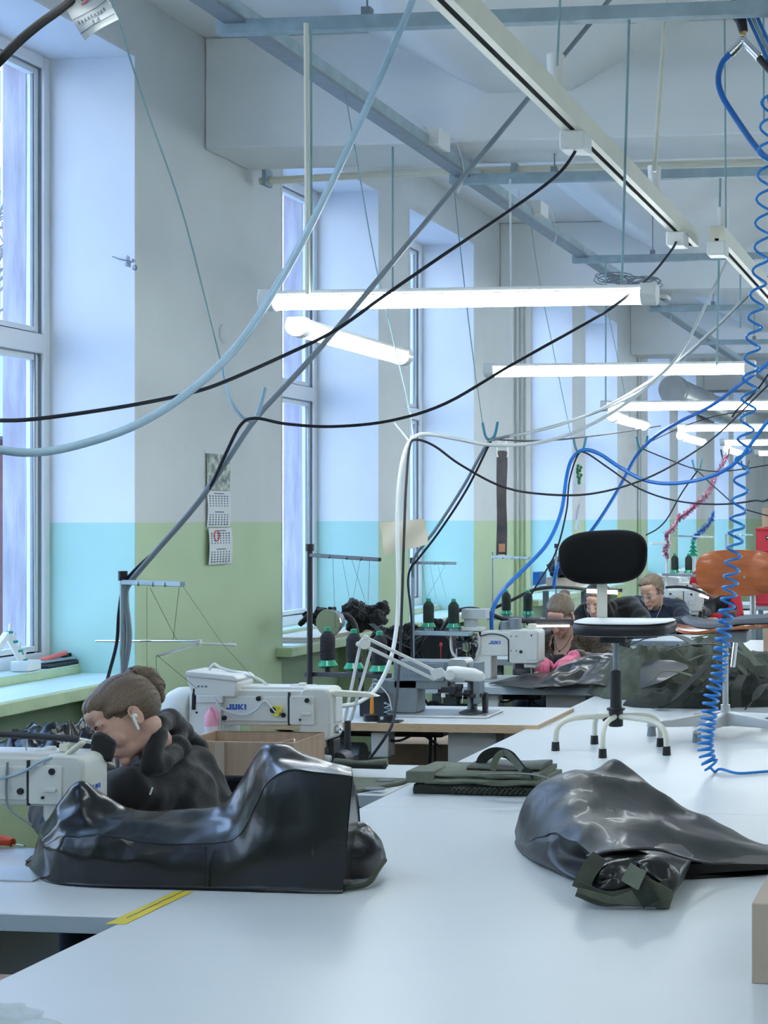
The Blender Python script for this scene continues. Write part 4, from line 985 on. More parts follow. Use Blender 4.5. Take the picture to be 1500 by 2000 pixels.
O('chrome_disc', MB().cyl((-.135,-.082,.19),(-.135,-.06,.19),.030,n=8), CHROME)
cc = MB()
for x in (-.185,-.165,-.105,-.085): cc.cyl((x,-.07,.235),(x,-.07,.27),.007,n=10)
O('air_valve', cc, WHITE)
O('solenoid', MB().box(-.165,-.105,-.03,.03,.29,.345).box(-.175,-.04,-.04,.04,.34,.395) , mat('pale_grey_plastic', (.50,.54,.55), .4))
O('thread_reel_unit', MB().cyl((.07,-.02,.285),(.07,-.02,.33),.03,n=16).cyl((.12,-.01,.285),(.12,-.01,.345),.036,n=16), GREYC)
for x, z, r in ((.17,.165,.009),(.145,.25,.003),(.115,.25,.003),(.145,.17,.003),(.115,.17,.003),(.23,.255,.005)): O('screw_cap', MB().cyl((x,-.071,z),(x,-.06,z),r,n=12), BLACK, bv=.001)
O('wire', MB().tube(catmull([(-.06,-.066,.25),(.0,-.068,.262),(.06,-.068,.255),(.095,-.068,.235),(.1,-.068,.2),(.1,-.068,.11)],6),.003,6), RUBBER, bv=0)
O('needle_bar', MB().cyl((.21,0,.02),(.21,0,.1),.005).box(.19,.23,-.02,.02,.014,.022), CHROME)
O('dark_underside', MB().box(.13,.19,-.045,.03,.07,.1), DARKM)
# more machines further back
for i, (px, t_, lab) in enumerate(((1372, 12.9, 'white sewing machine beside the person with glasses'), (1398, 14.4, 'white sewing machine beyond the plywood chair back'), (1418, 16.0, 'farthest white sewing machine in the row'))):
    q = Q(px, 1200, t_); c_ = copy_tree(m2, (q.x-.318, q.y, Mz), label=lab)
    for ch in list(c_.children):
        if i == 0 and ch.name.split('.')[0] in ('motor_cover', 'warning_mark', 'control_panel_box', 'panel_bracket', 'cable_loop'):
            for c2 in list(ch.children): bpy.data.objects.remove(c2)
            bpy.data.objects.remove(ch)
# ------------------------------------------------------------------ grey machine
p = Q(757, 1400, 6.78); gx = p.x; gy = 6.66; gz = TZ+.018
g = thing('sewing_machine', 'grey post sewing machine on the table with the pale wooden edge', 'sewing machine', (gx, gy, gz))
O = lambda nm, mb, m, pp=g, bv=.003: obj(nm, mb, m, pp, local=True, bevel=bv)
O('bed', MB().box(.0,.45,-.12,.12,0,.010), ALU)
b = rbox(.0,.25,-.055,.055,.118,.245,.01); k = rbox(-.03,.11,-.055,.055,.01,.16,.01); b.add(k.v,k.f); b.box(-.1,.03,-.05,.05,.01,.16)
O('body', b, GREYM, bv=.006)
O('label_plate', rbox(.02,.235,-.060,-.055,.155,.235,.006), mat('blue_grey_enamel', (.20,.25,.29), .35))
logo(g, 'ADLER', .022, .045, -.0605, .172, INK, .0008, 'nameplate')
O('emblem', MB().prism([(.075,.200),(.083,.206),(.083,.218),(.088,.208),(.093,.218),(.093,.206),(.101,.200),(.088,.195)], lambda a,b,d: V((a,d,b)), -.0615,-.060), INK, bv=0)
O('arm_head', rbox(.245,.335,-.05,.05,.15,.255,.02), ALU)
hd = MB(); random.seed(4)
for i in range(22):
    x = random.uniform(.22,.38); z = random.uniform(.08,.21); s = random.uniform(.008,.022); y = random.uniform(-.07,-.03); hd.box(x-s,x+s,y-.008,y+.012,z-s*.6,z+s*.6)
hd.box(.19,.40,-.04,.03,.085,.10).cyl((.28,-.05,.12),(.28,-.09,.12),.018,n=14)
O('mechanism', hd, DARKM, bv=.002)
O('column_plate', MB().box(.365,.392,-.05,.03,.055,.24).box(.335,.35,-.04,.03,.01,.16), GREYM)
O('post', MB().box(.335,.362,-.02,.02,.01,.10).box(.39,.41,.0,.03,.01,.10), DARKM)
O('needle_plate', MB().lathe([(.055,0),(.05,.008),(.02,.02)], (.345,-.02,.010), 20), DARKM)
O('presser_lever', MB().bar((.318,-.06,.06),(.322,-.06,.095),.006,.004).box(.225,.265,-.07,-.04,.085,.105), WHITE)
O('side_box', MB().box(-.14,-.02,-.10,-.06,.0,.11), DARKM, bv=.006)
O('knee_wire', MB().tube(catmull([(-.1,-.1,.1),(-.06,-.12,.15),(0,-.12,.1),(.01,-.1,.03)],6),.003,6), WHC, bv=0)
# magnet, orange screwdriver, bobbin stand on that table
c = G(610+93, 1410, TZ+.018)
c = V((Q(706,1400,6.55).x, 6.42, TZ+.018))
tag(obj('magnet_disc', MB().cyl(c, c+V((0,0,.03)), .035, n=20), BLACK, bevel=.003), 'round black magnet on the table left of the grey machine', 'magnet')
d = c + V((-.0,0,.031))
s = thing('screwdriver', 'orange handled screwdriver standing on the black magnet', 'tool', d)
obj('handle', MB().cyl(d, d+V((0,0,.075)), .009, .007, n=12), mat('orange_handle', (.75,.28,.03), .35), s); obj('shaft', MB().cyl(d+V((0,0,.075)), d+V((0,0,.13)), .003, n=8), CHROME, s)
c = c + V((.085,-.02,0))
s = thing('bobbin_winder', 'small bobbin winder with coiled clear wire left of the grey machine', 'bobbin winder', c)
obj('base', MB().box(c.x-.045,c.x+.055,c.y-.03,c.y+.03,c.z,c.z+.006).cyl(c,c+V((0,0,.03)),.024,n=18), BLACK, s, bevel=.002)
obj('wire_coil', MB().tube([c+V((-.01+.012*math.cos(k*.7),.012*math.sin(k*.7),.03+.0022*k)) for k in range(26)],.0022,5), HOSE, s)
# ------------------------------------------------------------------ thread cones and stands
def cone(x, y, z, h, yarn, label, group, src=None):
    if src: return copy_tree(src, (x, y, z), label=label, group=group)
    t = thing('thread_cone', label, 'thread cone', (x, y, z), 0, group); k = h/.175
    L_ = lambda nm, pr, m, p=t: obj(nm, MB().lathe([(r*k, q*k) for r, q in pr], n=22), m, p, local=True)
    L_('cone_base', [(.042,0),(.044,.004),(.030,.028),(.028,.030)], GREENP)
    L_('yarn', [(.030,.028),(.0325,.034),(.0325,.128),(.028,.140),(.015,.156),(.013,.158)], yarn)
    L_('cone_tip', [(.0145,.157),(.0135,.172),(.009,.175)], GREENP)
    st = MB().bar((.014*k,-.040*k,.004*k),(.010*k,-.031*k,.026*k),.005,.002); obj('paper_sticker', st, PAPER, t, local=True)
    return t
def stand(label, px, t_, ytop, ybar, pxbar, cones, color, arms=(), tray=None, sag=10, post_r=.010, cap=True):
    a = Q(px, ytop, t_); z0 = TZ
    s = thing('thread_stand', label, 'thread stand', (a.x, a.y, z0))
    obj('post', MB().cyl((a.x,a.y,z0),(a.x,a.y,a.z),post_r,n=14), color, s)
    obj('clamp', MB().cyl((a.x,a.y,z0),(a.x,a.y,z0+.03),post_r*2,n=14), DARKM, s)
    if cap: obj('cap', MB().cyl((a.x,a.y,a.z-.01),(a.x,a.y,a.z+.022),post_r*1.5,n=14), BLACK, s)
    b = Q(px, ybar, t_); e = Q(pxbar, ybar+sag, t_-.35)
    obj('guide_arm', MB().bar(b, e, .016, .016), color, s, bevel=.002)
    h = MB()
    for k in (.3,.55,.75): 
        q = b.lerp(e, k); h.tube([q+V((0,-.009,.004)), q+V((0,-.013,-.004)), q+V((0,-.009,-.01))], .0025, 6)
    obj('thread_eye', h, CHROME, s)
    return s, b, e
s1_, b, e = stand('grey steel thread stand behind the woman in black with a white cross rod', 240, 5.2, 1128, 1137, 357, (), STEEL, sag=4)
a = Q(187,1252,5.3); c = Q(388,1252,5.15); d = Q(308,1281,5.0); f = Q(461,1260,5.15)
obj('cross_rod', MB().cyl(a, c, .0032, n=8), CHROME, s1_)
obj('cross_rod', MB().cyl(Q(388,1257,5.15), d, .0045, n=8), CHROME, s1_); obj('cross_rod', MB().cyl(Q(388,1257,5.15), f, .0035, n=8).cyl(Q(445,1259,5.15), f, .005, n=8), WHITE, s1_)
obj('rod_clip', MB().obox(Q(389,1255,5.15), (.014,.014,.02)), WHITE, s1_)
def thread(par, pts): obj('thread', MB().tube([Q(*q) for q in pts], .0007, 4), YARNB, par)
for pts in ([(287,1147,5.1),(287,1310,5.1)],[(293,1148,5.1),(345,1250,5.1)],[(350,1146,4.95),(338,1250,5.0)],[(358,1146,4.9),(430,1252,5.1),(500,1330,5.2)],[(305,1282,5.0),(306,1360,5.0)],[(310,1283,5.0),(385,1345,5.1)]): thread(s1_, pts)
s2_, b, e = stand('dark thread stand with three black thread cones', 605, 6.9, 1072, 1084, 742, (), DARKM, sag=9, post_r=.0125)
zt = Q(640,1318,6.85).z
pc = [Q(640,1301,6.9), Q(691,1305,6.78), Q(741,1309,6.66)]
zb = pc[0].z
obj('tray_bar', MB().bar(Q(600,1316,6.95), Q(760,1320,6.62), .03, .02), DARKM, s2_, bevel=.002)
for q in pc: obj('cone_pin', MB().cyl((q.x,q.y,Q(640,1316,6.9).z),(q.x,q.y,zb),.012,n=10).cyl((q.x,q.y,zb-.006),(q.x,q.y,zb),.03,n=14), DARKM, s2_)
for k in range(5): thread(s2_, [(650+18*k,1090,6.75),(655+30*(k%3)+8*k,1228,6.8)])
src = cone(pc[0].x, pc[0].y, zb, .176, YARNB, 'leftmost of three black thread cones on the dark stand', 'black thread cones on the dark stand')
cone(pc[1].x, pc[1].y, zb, .176, YARNB, 'middle of three black thread cones on the dark stand', 'black thread cones on the dark stand', src)
cone(pc[2].x, pc[2].y, zb, .176, YARNB, 'rightmost of three black thread cones, behind the white scissor lamp', 'black thread cones on the dark stand', src)
s3_, b, e = stand('grey thread stand with two dark green cones right of the buff paper', 806, 8.45, 1097, 1099, 889, (), STEEL, sag=1)
pc = [Q(837,1225,8.5), Q(886,1227,8.45)]
obj('tray_bar', MB().bar(Q(810,1236,8.5), Q(920,1238,8.4), .05, .022), STEEL, s3_, bevel=.002)
for q in pc: obj('cone_plate', MB().cyl((q.x,q.y,Q(837,1236,8.5).z),(q.x,q.y,pc[0].z-.001),.028,n=16), STEEL, s3_)
for k in range(4): thread(s3_, [(825+15*k,1104,8.4),(832+20*(k%3),1170,8.45)])
srcg = cone(pc[0].x, pc[0].y, pc[0].z, .160, YARNG, 'left one of two dark green thread cones on the grey stand', 'dark green thread cones')
cone(pc[1].x, pc[1].y, pc[0].z, .160, YARNG, 'right one of two dark green thread cones on the grey stand', 'dark green thread cones', srcg)
s4_, b, e = stand('thin thread stand behind the blue hose with two dark green cones', 962, 10.0, 1078, 1088, 1034, (), STEEL, sag=2, post_r=.006, cap=False)
pc = [Q(989,1200,10.0), Q(1031,1203,9.95)]
obj('tray_bar', MB().bar(Q(955,1207,10.1), Q(1060,1209,9.9), .05, .02), GREYM, s4_)
for q in pc: obj('cone_plate', MB().cyl((q.x,q.y,Q(989,1207,10).z),(q.x,q.y,pc[0].z-.001),.028,n=16), GREYM, s4_)
cone(pc[0].x, pc[0].y, pc[0].z, .16, YARNG, 'left dark green thread cone above the machine by the blue hose', 'dark green thread cones', srcg)
cone(pc[1].x, pc[1].y, pc[0].z, .16, YARNG, 'right dark green thread cone beside the woman with pink gloves', 'dark green thread cones', srcg)
s5_, b, e = stand('thin thread stand left of the black chair back', 1086, 11.2, 1068, 1072, 1110, (), STEEL, sag=1, post_r=.009)
s6_, b, e = stand('pale thread stand wrapped with pink tinsel', 1302, 12.6, 1085, 1061, 1270, (), WHITE, sag=1, post_r=.011, cap=False)
obj('tray_bar', MB().bar(Q(1296,1122,12.6), Q(1385,1125,12.4), .05, .02), GREYM, s6_)
pc = [Q(1318,1119,12.6), Q(1345,1120,12.6)]
cone(pc[0].x, pc[0].y, pc[0].z, .135, YARNG, 'left dark cone above the person with glasses', 'dark green thread cones', srcg)
cone(pc[1].x, pc[1].y, pc[0].z, .135, YARNG, 'right dark cone above the person with glasses', 'dark green thread cones', srcg)
s7_, b, e = stand('pale thread stand under the blue tinsel', 1354, 13.8, 1052, 1048, 1395, (), WHITE, sag=1, post_r=.012, cap=False)
obj('guide_arm', MB().bar(Q(1354,1048,13.8), Q(1310,1046,13.8), .016, .016), STEEL, s7_)
s8_, b, e = stand('far pale thread stand between tinsel and red crates', 1418, 15.2, 1042, 1044, 1470, (), STEEL, sag=1, post_r=.012, cap=False)
# little felt tree on the blue tinsel stand
mb = MB()
for k in range(4):
    q = Q(1354, 1083-8*k, 13.6); w = .055-.011*k
    mb.prism([(-w,0),(w,0),(0,.06)], lambda a,b,d,q=q: V((q.x+a, q.y+d, q.z-.015+b*.8)), -.008, .008)
tag(obj('felt_tree', mb, GREENP, smooth=0), 'small dark green felt Christmas tree hanging on the far thread stand', 'ornament')
def tinsel(pts, m, label, r=.045, seed=1):
    random.seed(seed); C = catmull([Q(*q) for q in pts], 10); mb = MB()
    mb.tube(C, .004, 5)
    for i in range(len(C)-1):
        for k in range(12):
            p = C[i].lerp(C[i+1], random.random()); d = V((random.gauss(0,1), random.gauss(0,1), random.gauss(0,1))).normalized()*random.uniform(.5,1)*r
            s = d.cross(V((0,0,1))).normalized()*.007
            mb.add([p-s, p+s, p+d+s*.5, p+d-s*.5, p-s+V((0,.002,.002))], [(0,1,2,3),(0,4,1)])
    return tag(obj('tinsel_garland', mb, m, smooth=0), label, 'garland')
tinsel([(1420,888,13.8),(1412,905,13.6),(1396,935,13.4),(1385,960,13.2),(1368,978,13.0),(1352,992,12.9),(1340,1004,12.8),(1325,1012,12.8),(1315,1030,12.7),(1302,1045,12.6),(1304,1066,12.6),(1297,1074,12.6),(1304,1090,12.6)], PINKT, 'pink tinsel garland spiralling down a cable to a far thread stand')
tinsel([(1393,1003,13.8),(1388,1018,13.8),(1376,1032,13.8),(1362,1045,13.8),(1353,1056,13.8)], BLUET, 'short blue tinsel garland to the right of the pink one', seed=2)
# ------------------------------------------------------------------ lamps on arms
t = thing('scissor_lamp', 'white scissor arm work lamp clamped behind the cream lamp bar', 'lamp', Q(676,1415,5.75))
for dx in (0, 1):
    a = Q(678+20*dx*.3, 1408, 5.75); b = Q(703+22*dx, 1262+6*dx, 5.75)
    obj('lower_arm', MB().bar(Q(673+12*dx,1408,5.75), b, .012, .010), WHITE, t, bevel=.002)
    obj('upper_arm', MB().bar(Q(718+2*dx,1247+18*dx,5.75), Q(852-6*dx+0,1312+14*dx,5.8), .012, .012), WHITE, t, bevel=.002)
obj('elbow_joint', MB().cyl(Q(712,1257,5.73), Q(712,1257,5.78), .022, n=18).cyl(Q(715,1245,5.73), Q(715,1245,5.78), .010, n=12).cyl(Q(700,1258,5.73), Q(700,1258,5.78), .010, n=12), WHITE, t, bevel=.003)
obj('head_joint', MB().prism([(838,1308),(862,1304),(876,1318),(846,1330)], lambda a,b,d: Q(a,b,5.78+d), 0, .03).cyl(Q(878,1318,5.76),Q(878,1318,5.82),.02,n=18), WHITE, t, bevel=.002)
obj('lamp_head', MB().tube([Q(874,1313,5.8),Q(890,1314,5.8),Q(925,1318,5.78),Q(940,1322,5.78),Q(946,1326,5.78)], [.022,.026,.025,.019,.008], 16), WHITE, t)
obj('clamp_base', MB().cyl(Q(679,1408,5.75)+V((0,0,-.14)), Q(679,1408,5.75), .012, n=12).box(Q(679,1408,5.75).x-.03,Q(679,1408,5.75).x+.03,Q(679,1408,5.75).y-.05,Q(679,1408,5.75).y+.03,TZ-.03,TZ+.01), DARKM, t)
t = thing('spot_lamp', 'round silver spot lamp on a black gooseneck above the black cones', 'lamp', Q(690,1290,7.4))
a, b = Q(641,1217,7.3), Q(662,1209,7.4); d = (b-a).normalized(); mm = d.to_track_quat('Z','Y').to_matrix()
obj('reflector_rim', MB().lathe([(.050,0),(.064,.0),(.066,.006),(.062,.012)], a, 28, mm), CHROME, t)
obj('lens', MB().lathe([(.002,.002),(.055,.003),(.055,.008)], a, 28, mm), mat('lamp_lens', (.72,.78,.80), .6), t)
obj('shade', MB().lathe([(.063,.010),(.060,.03),(.05,.07),(.03,.085),(.01,.09)], a, 28, mm), GREYM, t)
obj('gooseneck', MB().tube(catmull([Q(663,1203,7.42),Q(676,1201,7.4),(Q(690,1215,7.4)),Q(697,1240,7.4),Q(704,1300,7.4),Q(706,1380,7.4)],7),.013,10), BLACK, t)
t = thing('work_lamp', 'black disc work lamp on a long black rod in front of the woman in black', 'lamp', Q(30,1480,4.0))
a, b = Q(-60,1430,4.0), Q(155,1444,4.05)
obj('arm_tube', MB().cyl(a, b, .0085, n=14), DARKM, t)
obj('chrome_tip', MB().cyl(b, Q(180,1449,4.05), .006, n=12), CHROME, t)
obj('stem', MB().cyl(a+V((.02,0,0)), V((a.x+.02, a.y, TZ)), .012, n=12), DARKM, t)
a = Q(212,1463,4.06); d = V((-.25,.75,-.5)).normalized(); mm = (-d).to_track_quat('Z','Y').to_matrix()
a = Q(204,1462,4.08); dd = (Q(186,1446,4.04)-Q(225,1478,4.12)).normalized(); sh = MB()
mm = V((.15,-.95,.25)).to_track_quat('Z','Y').to_matrix()
obj('shade', MB().prism([(178,1436),(190,1429),(205,1431),(226,1446),(229,1452),(222,1476),(219,1490),(206,1487),(187,1479),(178,1474),(177,1450)], lambda x,y,d: Q(x,y,4.06+d+ (x-200)*.0006), 0, .05), BLACK, t, bevel=.008)
# black gooseneck cable lamps on machine 4 and 5
t = thing('work_lamp', 'black swan neck work lamp with a lit strip over the pink gloved hands', 'lamp', Q(1040,1228,8.9))
obj('gooseneck', MB().tube(catmull([Q(862,1232,8.7),Q(880,1205,8.7),Q(898,1192,8.7),Q(925,1189,8.7),Q(955,1198,8.75),Q(985,1210,8.8),Q(1010,1213,8.8),Q(1040,1213,8.85)],7),.012,10), BLACK, t)
obj('drop_stem', MB().tube(catmull([Q(982,1209,8.8),Q(977,1225,8.8),Q(975,1245,8.75)],5),.009,8), BLACK, t)
obj('lamp_bar', MB().bar(Q(1028,1215,8.85), Q(1118,1215,8.9), .05, .034), DARKM, t, bevel=.004)
obj('led_strip', MB().bar(Q(1046,1223,8.83), Q(1112,1222,8.87), .03, .010), LEDM, t)
t = thing('work_lamp', 'black arched work lamp with a lit strip above the dark hooded head', 'lamp', Q(1180,1150,10.5))
obj('gooseneck', MB().tube(catmull([Q(960,1190,10.2),Q(1000,1172,10.2),Q(1040,1153,10.3),Q(1080,1147,10.4),Q(1115,1148,10.5),Q(1145,1151,10.6)],7),.011,10), BLACK, t)
obj('lamp_bar', MB().bar(Q(1140,1151,10.6), Q(1215,1153,10.6), .04, .022), DARKM, t)
obj('led_strip', MB().bar(Q(1146,1154,10.58), Q(1206,1157,10.58), .02, .026), LEDM, t)
obj('yellow_tip', MB().bar(Q(1209,1158,10.58), Q(1213,1166,10.58), .02, .02), YDOT, t)
t = thing('work_lamp', 'black arched work lamp over the machine beside the person with glasses', 'lamp', Q(1340,1160,12.3))
obj('gooseneck', MB().tube(catmull([Q(1300,1147,12.3),Q(1330,1146,12.3),Q(1355,1151,12.3),Q(1378,1160,12.3)],7),.011,10), BLACK, t)
obj('led_bar', MB().bar(Q(1366,1162,12.3), Q(1384,1168,12.3), .03, .015), LEDM, t)
# ------------------------------------------------------------------ wall calendar
def on_wall(px0, px1, z0, z1, d=.004, X=XW):
    a = W(px0, 900, X); b = W(px1, 900, X); return a.y, b.y
y0, y1 = on_wall(401, 446, 0, 0)
zt = W(401, 885).z; z1 = W(401, 957).z; zb = W(401, 1104).z
t = thing('wall_calendar', 'long three month paper calendar with a picture on the green and white pillar', 'calendar', (XW+.01, (y0+y1)/2, zb))
def leaf(nm, za, zbt, m, off=.006, yy0=y0, yy1=y1, par=t, sag=.004):
    rows = [[V((XW+off+sag*math.sin(v*3.1), yy0+(yy1-yy0)*u, za+(zbt-za)*v)) for u in (0,.5,1)] for v in [k/8 for k in range(9)]]
    return obj(nm, MB().sheet(rows, .0015), m, par)
leaf('picture', zt, z1, PHOTO); hh = (z1-zb)/2
pages = []
for k in range(2):
    pages.append(leaf('month_page', z1-hh*k-.003, z1-hh*(k+1)+.003, PAPER, .008+.010*k, sag=.006))
def marks(k):
    mb = MB(); top = z1-hh*k; wd = y1-y0; off = .0095+.010*k
    f = lambda u, v: (y0+wd*u, top - hh*v)
    for blk in (0, 1):
        v0 = .06+.5*blk
        yy, zz = f(.3, v0); mb.box(XW+off+.002, XW+off+.0062, yy, yy+wd*.4, zz-.008, zz-.002)
        for r in range(5):
            for c_ in range(7):
                yy, zz = f(.08+.125*c_, v0+.08+.065*r); mb.box(XW+off+.002, XW+off+.0062, yy, yy+wd*.045, zz-.0075, zz)
    obj('printed_dates', mb, INK, pages[k], smooth=0)
marks(0); marks(1)
yy = y0+(y1-y0)*.3; obj('red_date_frame', MB().tube([(XW+.026, yy+.028*math.cos(a), z1-hh*1.22+.03*math.sin(a)) for a in [math.pi*2*k/16 for k in range(16)]], .0035, 5, closed=True), INKR, pages[1])
# buff sheet hanging by cables
a = [Q(742,1021,6.5), Q(829,1013,6.5), Q(838,1063,6.5), Q(751,1084,6.5)]
rows = []
for i in range(9):
    v = i/8; l = a[0].lerp(a[3], v); r = a[1].lerp(a[2], v)
    rows.append([l.lerp(r, j/10) + V((0, .02*math.sin(v*5+j*.6)*.3, 0)) for j in range(11)])
tag(obj('paper_sheet', MB().sheet(rows, .0015), PAPERB), 'buff paper sheet hanging behind the white hose and black cable', 'paper')
# banner strip
rows = []
for i in range(26):
    v = i/25; y_ = 880 + (1083-880)*v; w = 10 + .8*math.sin(v*9); rows.append([Q(980-w+2*w*j/4, y_ + (2 if j in (0,4) else 0), 9.2) + V((0, .006*math.sin(v*10+j*.3), 0)) for j in range(5)])
t = tag(obj('hanging_banner', MB().sheet(rows, .0015), BANNER), 'narrow dark printed banner hanging by white ties in front of the third pillar', 'banner')
obj('white_tie', MB().tube(catmull([Q(972,893,9.2),Q(970,880,9.2),Q(975,862,9.2),Q(985,853,9.2),Q(988,866,9.2),Q(992,880,9.2),Q(991,893,9.2)],6), .005, 6), WHITE, t)
obj('orange_print', MB().box(*[x for p in [(Q(974,1068,9.15).x,Q(986,1068,9.15).x)] for x in p], Q(980,1060,9.15).y, Q(980,1060,9.15).y+.005, Q(980,1078,9.15).z, Q(980,1062,9.15).z), mat('orange_print', (.6,.28,.15), .6), t)
rows = []
for i in range(14):
    v = i/13; y_ = 905 + 130*v; w = 6+2*math.sin(v*6); rows.append([Q(1129-2*v-w+2*w*j/3, y_, 11.6) + V((0,.015*math.sin(v*9+j),0)) for j in range(4)])
t = tag(obj('hanging_banner', MB().sheet(rows, .0015), PAPER), 'pale narrow strip with a green print hanging under the blue hose arch', 'banner')
mb = MB(); random.seed(8)
for k in range(12): mb.ell(Q(1131+random.uniform(-4,4), 910+3*k, 11.5), (.012,.006,.014), nu=6, nv=4)
obj('green_print', mb, mat('leaf_green', (.03,.16,.04), .6), t)
# ------------------------------------------------------------------ first sill
zs = SILLZ+.052
t = thing('thread_rack', 'white triangular rack with teal pegs on the first window sill', 'rack', Q(30,1312,7.3))
A = Q(14,1240,7.3); B = Q(48,1308,7.3); Cc = Q(-30,1308,7.3)
A = W(14,1238,-4.6); B = W(50,1302,-4.56)
zz = zs
A = V((-4.60, W(14,1238,-4.6).y, W(14,1238,-4.6).z)); B = V((-4.55, W(50,1300,-4.55).y, zz+.012))
obj('rail', MB().bar(A, B, .03, .03).bar(A, A+V((0,-.35,-.28)), .03, .03), WHITE, t, bevel=.003)
obj('foot', MB().box(B.x-.04, B.x+.05, B.y-.06, B.y+.05, zz, zz+.05), WHITE, t, bevel=.005)
for k in range(4):
    q = A.lerp(B, .1+.27*k); obj('peg', MB().cyl(q+V((0,0,.01)), q+V((.0,.01,.065)), .006, n=8), WHITE, t); obj('teal_collar', MB().cyl(q+V((0,0,.018)), q+V((0,0,.03)), .018, n=12), TEALP, t)
def onsill(px, py, X=-4.56): return W(px, py, X)
ys = onsill(90, 1290).y
tag(obj('marker_pen', MB().cyl((-4.56, ys-.05, zs+.035), (-4.53, ys+.12, zs+.06), .012, n=12), mat('coral_plastic', (.80,.16,.14), .4), bevel=.002), 'coral red marker pen on the clutter of the first sill', 'pen')
tag(obj('tool_tray', MB().box(-4.63,-4.50, ys-.08, ys+.48, zs, zs+.018), DARKM, bevel=.004), 'dark flat tray of tools on the first window sill', 'tray')
tag(obj('steel_shears', MB().bar((-4.55, ys-.06, zs+.028), (-4.52, ys+.3, zs+.03), .04, .014), STEEL, bevel=.004), 'blue grey steel shears lying on the tool tray', 'shears')
tag(obj('black_box', MB().box(-4.63,-4.52, ys+.24, ys+.52, zs+.018, zs+.055), BLACK, bevel=.004), 'small black box at the right end of the tool tray', 'box')
tag(obj('brush', MB().bar((-4.55, ys+.16, zs+.045), (-4.53, ys+.42, zs+.048), .02, .018).ell((-4.55, ys+.14, zs+.045),(.015,.03,.015)), BLACK), 'black handled brush across the tool tray', 'brush')
# ------------------------------------------------------------------ fabric mounds
def mound(name, label, cat, c, rx, ry, h, m, seed=1, rot=0, fold=3.0, amp=.35, nu=64, nv=22, group=None, par=None, shape=None, zb=TZ+.001, flat=1.6, kind=None):
    cr, sr = math.cos(rot), math.sin(rot); off = V((seed*7.31, seed*3.7, seed*1.9)); rings = []
    for i in range(nv+1):
        v = i/nv; ring = []
        for k in range(nu):
            a = 2*math.pi*k/nu; e = 1 + .16*noise.noise(V((math.cos(a)*1.4, math.sin(a)*1.4, 0)) + off) + .05*noise.noise(V((math.cos(a)*4, math.sin(a)*4, 3)) + off)
            rr = math.sin(v*math.pi/2)*e; x = rx*rr*math.cos(a); y = ry*rr*math.sin(a)
            q = V((x, y, 0))/max(rx, ry)*fold + off
            z = h*(max(0, 1-math.sin(v*math.pi/2)**flat*1.0))
            w = (ridge(q, .8)*.4 + (.5+crumple(q))*.45 + (.5+crumple(q*2.2))*.22)
            z = z*(1-amp) + h*amp*w*max(0, 1-v**5)*(.4+.6*min(1, z/h*1.6)) if v < .999 else 0
            if shape: z *= shape(x/rx, y/ry)
            ring.append(V((c[0] + x*cr - y*sr, c[1] + x*sr + y*cr, zb + max(z, .0 if v > .999 else .004))))
        rings.append(ring)
    base = [V((c[0]+(p.x-c[0])*.9, c[1]+(p.y-c[1])*.9, zb)) for p in rings[-1]]
    o = obj(name, MB().loft(rings[1:]+[base]), m, par, smooth=75)
    if not par: tag(o, label, cat, group, kind)
    return o
def strap(name, label, pts, w, m, par=None, th=.0025, cat='strap', sub=8, up=(0,0,1), group=None):
    C = catmull(pts, sub); rows = []
    for i, p in enumerate(C):
        d = (C[min(i+1,len(C)-1)]-C[max(i-1,0)]).normalized(); s = d.cross(V(up)); s = s.normalized() if s.length > .05 else V((1,0,0))
        rows.append([p-s*w/2, p, p+s*w/2])
    o = obj(name, MB().sheet(rows, th), m, par, smooth=60)
    if not par: tag(o, label, cat, group)
    return o
# pile of olive garments at the back of the white table
gp = 'olive garments heaped on the white table'
z = TZ
c0 = Q(1380, 1330, 8.1)
mound('garment', 'broad olive garment forming the bottom of the heap on the white table', 'garment', (c0.x+.1, c0.y+.02), .62, .42, .24, OLIVE, 1, 0, 4.5, .5, group=gp)
mound('garment', 'olive garment slumped on the left flank of the heap under the black seat', 'garment', (Q(1275,1290,8.0).x, 7.75), .30, .34, .30, OLIVEM, 5, .3, 4, .5, group=gp)
mound('garment', 'olive garment at the top of the heap below the plywood chair', 'garment', (Q(1390,1290,8.1).x, 7.95), .36, .30, .33, OLIVEM, 9, -.3, 4.5, .55, group=gp)
mound('garment', 'dark garment at the right end of the heap by the blue coil', 'garment', (Q(1480,1330,7.7).x, 7.45), .26, .24, .17, OLIVED, 12, .2, 5, .6, group=gp)
mound('garment', 'small dark crumpled garment at the front of the heap', 'garment', (Q(1360,1350,7.5).x, 7.28), .30, .16, .12, OLIVED, 15, .1, 5, .6, group=gp)
pv = [[Q(1252,1345,7.45),Q(1290,1333,7.4),Q(1345,1305,7.4)],[Q(1250,1310,7.55),Q(1300,1300,7.5),Q(1340,1297,7.5)],[Q(1255,1292,7.7),Q(1280,1288,7.65),Q(1315,1290,7.6)]]
tag(obj('pvc_flap', MB().sheet(pv,.004), PVCG, smooth=60), 'smooth dark blue-grey coated flap sticking out of the olive heap', 'fabric')
